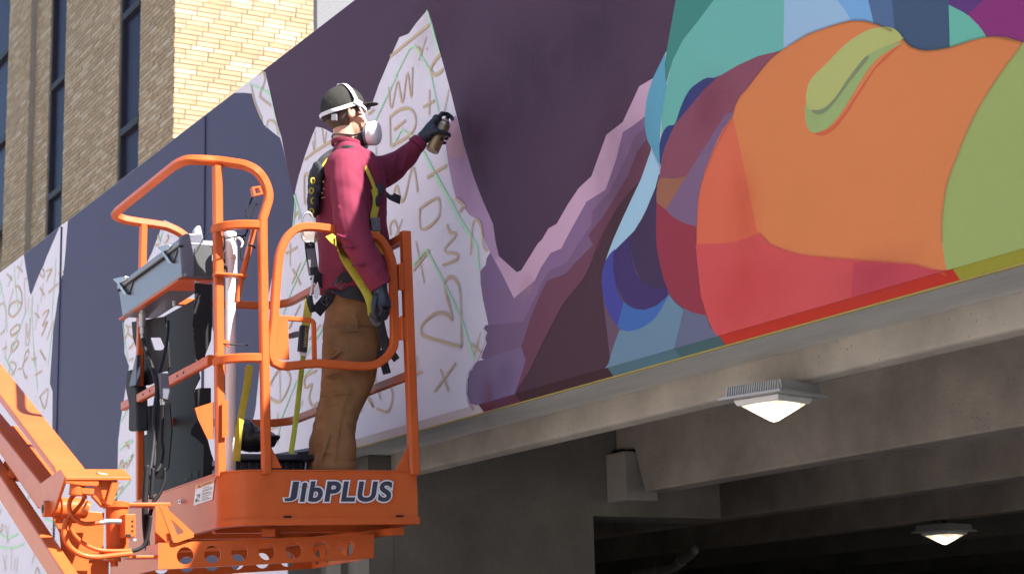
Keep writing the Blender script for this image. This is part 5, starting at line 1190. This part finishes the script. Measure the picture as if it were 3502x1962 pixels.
ribbon('hip_belt', [near(x, y, .014) for x, y in ((788,690), (805,704), (830,722), (862,733), (895,738), (925,746), (945,752))], .058, .006, M['webbing'], har)
ribbon('hip_belt', [near(x, y, .020) for x, y in ((876,690), (862,705), (845,724), (826,748), (808,770), (795,785))], .056, .006, M['webbing'], har)
for x, y, a_ in ((858,708,-.85), (822,751,-.6)):
    c = near(x, y, .027); e_x, e_z = PU*math.cos(a_)-PZ*math.sin(a_)*-1, PZ
    d1 = (PU*.55+PZ*.83); d2 = (PU*.83-PZ*.55)
    ln = [c+d1*.03+d2*.018, c-d1*.03+d2*.018, c-d1*.03-d2*.018, c+d1*.03-d2*.018]
    g_ = G()
    for i, j in ((0,1),(1,2),(2,3),(3,0),(0,2),(1,3)): g_.add(cyl(ln[i], ln[j], .0016, 6))
    mk('box_stitch', g_.v, g_.f, M['greyweb'], har)
ribbon('thigh_strap', [tv(x, y, .03) for x, y in ((952,790),(960,830),(967,860),(976,890))], .045, .006, M['webbing'], har)
ribbon('thigh_strap', [tv(x, y, .03) for x, y in ((968,850),(985,885),(998,905))], .036, .008, M['webbing'], har)
ribbon('thigh_strap', [tv(x, y, .05) for x, y in ((960,880),(967,915),(974,940))], .04, .006, M['webbing'], har)
# --- lanyard hanging behind the worker
lan = root('safety_lanyard', tv(735, 1130, .10), 'yellow and black safety lanyard hanging from the harness hook in front of the white wall', 'lanyard')
ribbon('webbing', [tv(x, y, .08) for x, y in ((779,582),(779,610),(782,640),(788,680),(790,692))], .05, .006, M['webbing'], lan)
ribbon('grey_label', [tv(x, y, .076) for x, y in ((781,625),(784,650),(788,672))], .04, .004, M['greyweb'], lan)
for yy, ry in ((560, 26), (588, 22)):
    mk('snap_hook', *sweep([tv(774+(15 if yy < 580 else 16)*math.cos(t), yy+ry*math.sin(t), .075) for t in [k*math.pi/9 for k in range(18)]], circ(.0052, 8), closed=True), M['steel'], lan, smooth=True)
mk('snap_hook', *prism([[tv(x, y, .07) for x, y in ((760,575),(800,580),(806,600),(792,612),(766,606))]], PV*.012), M['steel'], lan, bevel=.003)
mk('snap_hook', *sweep(catmull([tv(x, y, .075) for x, y in ((788,692),(786,715),(783,735),(780,750))], 4), circ(.006, 8)), M['steel'], lan, smooth=True)
mk('snap_hook', *prism([[tv(x, y, .08) for x, y in ((800,708),(806,735),(798,752),(790,745),(792,725))]], PV*.01), M['respirator'], lan, bevel=.003)
mk('strap_keeper', *sweep([tv(776, 745, .08), tv(778,760,.08), tv(786,785,.08)], circ(.018, 10)), M['webbing'], lan, smooth=True)
ribbon('webbing', [tv(x, y, .075) for x, y in ((778,752),(775,780),(771,805),(768,825))], .040, .006, M['yellow'], lan)
pk = mk('shock_pack', *prism([[tv(x, y, .05) for x, y in ((758,816),(779,819),(774,886),(752,882))]], PV*.03), M['webbing'], lan, bevel=.006)
a_, b_ = tv(760, 828, .048), tv(755, 878, .048)
place_text('pack_lettering', 'GUARDIAN', tv(768, 822, .0485), (b_-a_).normalized(), PU, (b_-a_).length*1.0, .016, M['gold_print'], pk, .01)
ribbon('webbing', [tv(x, y, .07) for x, y in ((764,886),(759,925),(753,980),(745,1050),(738,1100),(732,1140))], .028, .004, M['lime'], lan, up=(-PV*.9+PU*.3).normalized())
mk('stitched_end', *prism([[tv(x, y, .062) for x, y in ((752,882),(772,886),(770,896),(755,893))]], PV*.012), M['respirator'], lan, bevel=.002)
mk('label_tab', *prism([[tv(x, y, .06) for x, y in ((724,840),(740,834),(756,832),(756,846),(740,850),(726,852))]], PV*.004), M['greyweb'], lan)

# ------------------------------------------------------------------ unseen buildings added to shape the light: one bounces sun, one blocks sky
M['facade'] = mat('pale_facade', (.42, .40, .38), .85, .06, 1)
M['facade_b'] = mat('brown_facade', (.16, .13, .11), .85, .1, 1)
def added_building(name, x0, x1, y0, y1, h, m, label, fx=None):
    r = root(name, Vector(((x0+x1)/2, (y0+y1)/2, 0)), label, 'building')
    mk('wall', *boxw(x0, x1, y0, y1, 0, h), m, r)
    g_ = G(); 
    for fl in range(int(h//3.6)):
        z0 = 1.2+fl*3.6
        if fx is None:
            n = int((x1-x0)//3.2)
            for k in range(n): g_.add(boxw(x0+1+k*3.2, x0+2.3+k*3.2, y1-.02, y1+.03, z0, z0+1.9))
        else:
            n = int((y1-y0)//3.2)
            for k in range(n): g_.add(boxw(x0-.03, x0+.02, y0+1+k*3.2, y0+2.3+k*3.2, z0, z0+1.9))
    mk('windows', g_.v, g_.f, M['glass'], r)
added_building('bounce_building', -48, 8, -30, -15, 17, M['facade'], 'long pale building added across the street to bounce sunlight onto the mural')  # invented so sunlit walls throw daylight back into the shade
added_building('sky_block_building', 16, 30, -14, 16, 13, M['facade_b'], 'brown building added behind the camera to block part of the sky', 'x')  # invented to cut the skylight reaching the front of the basket
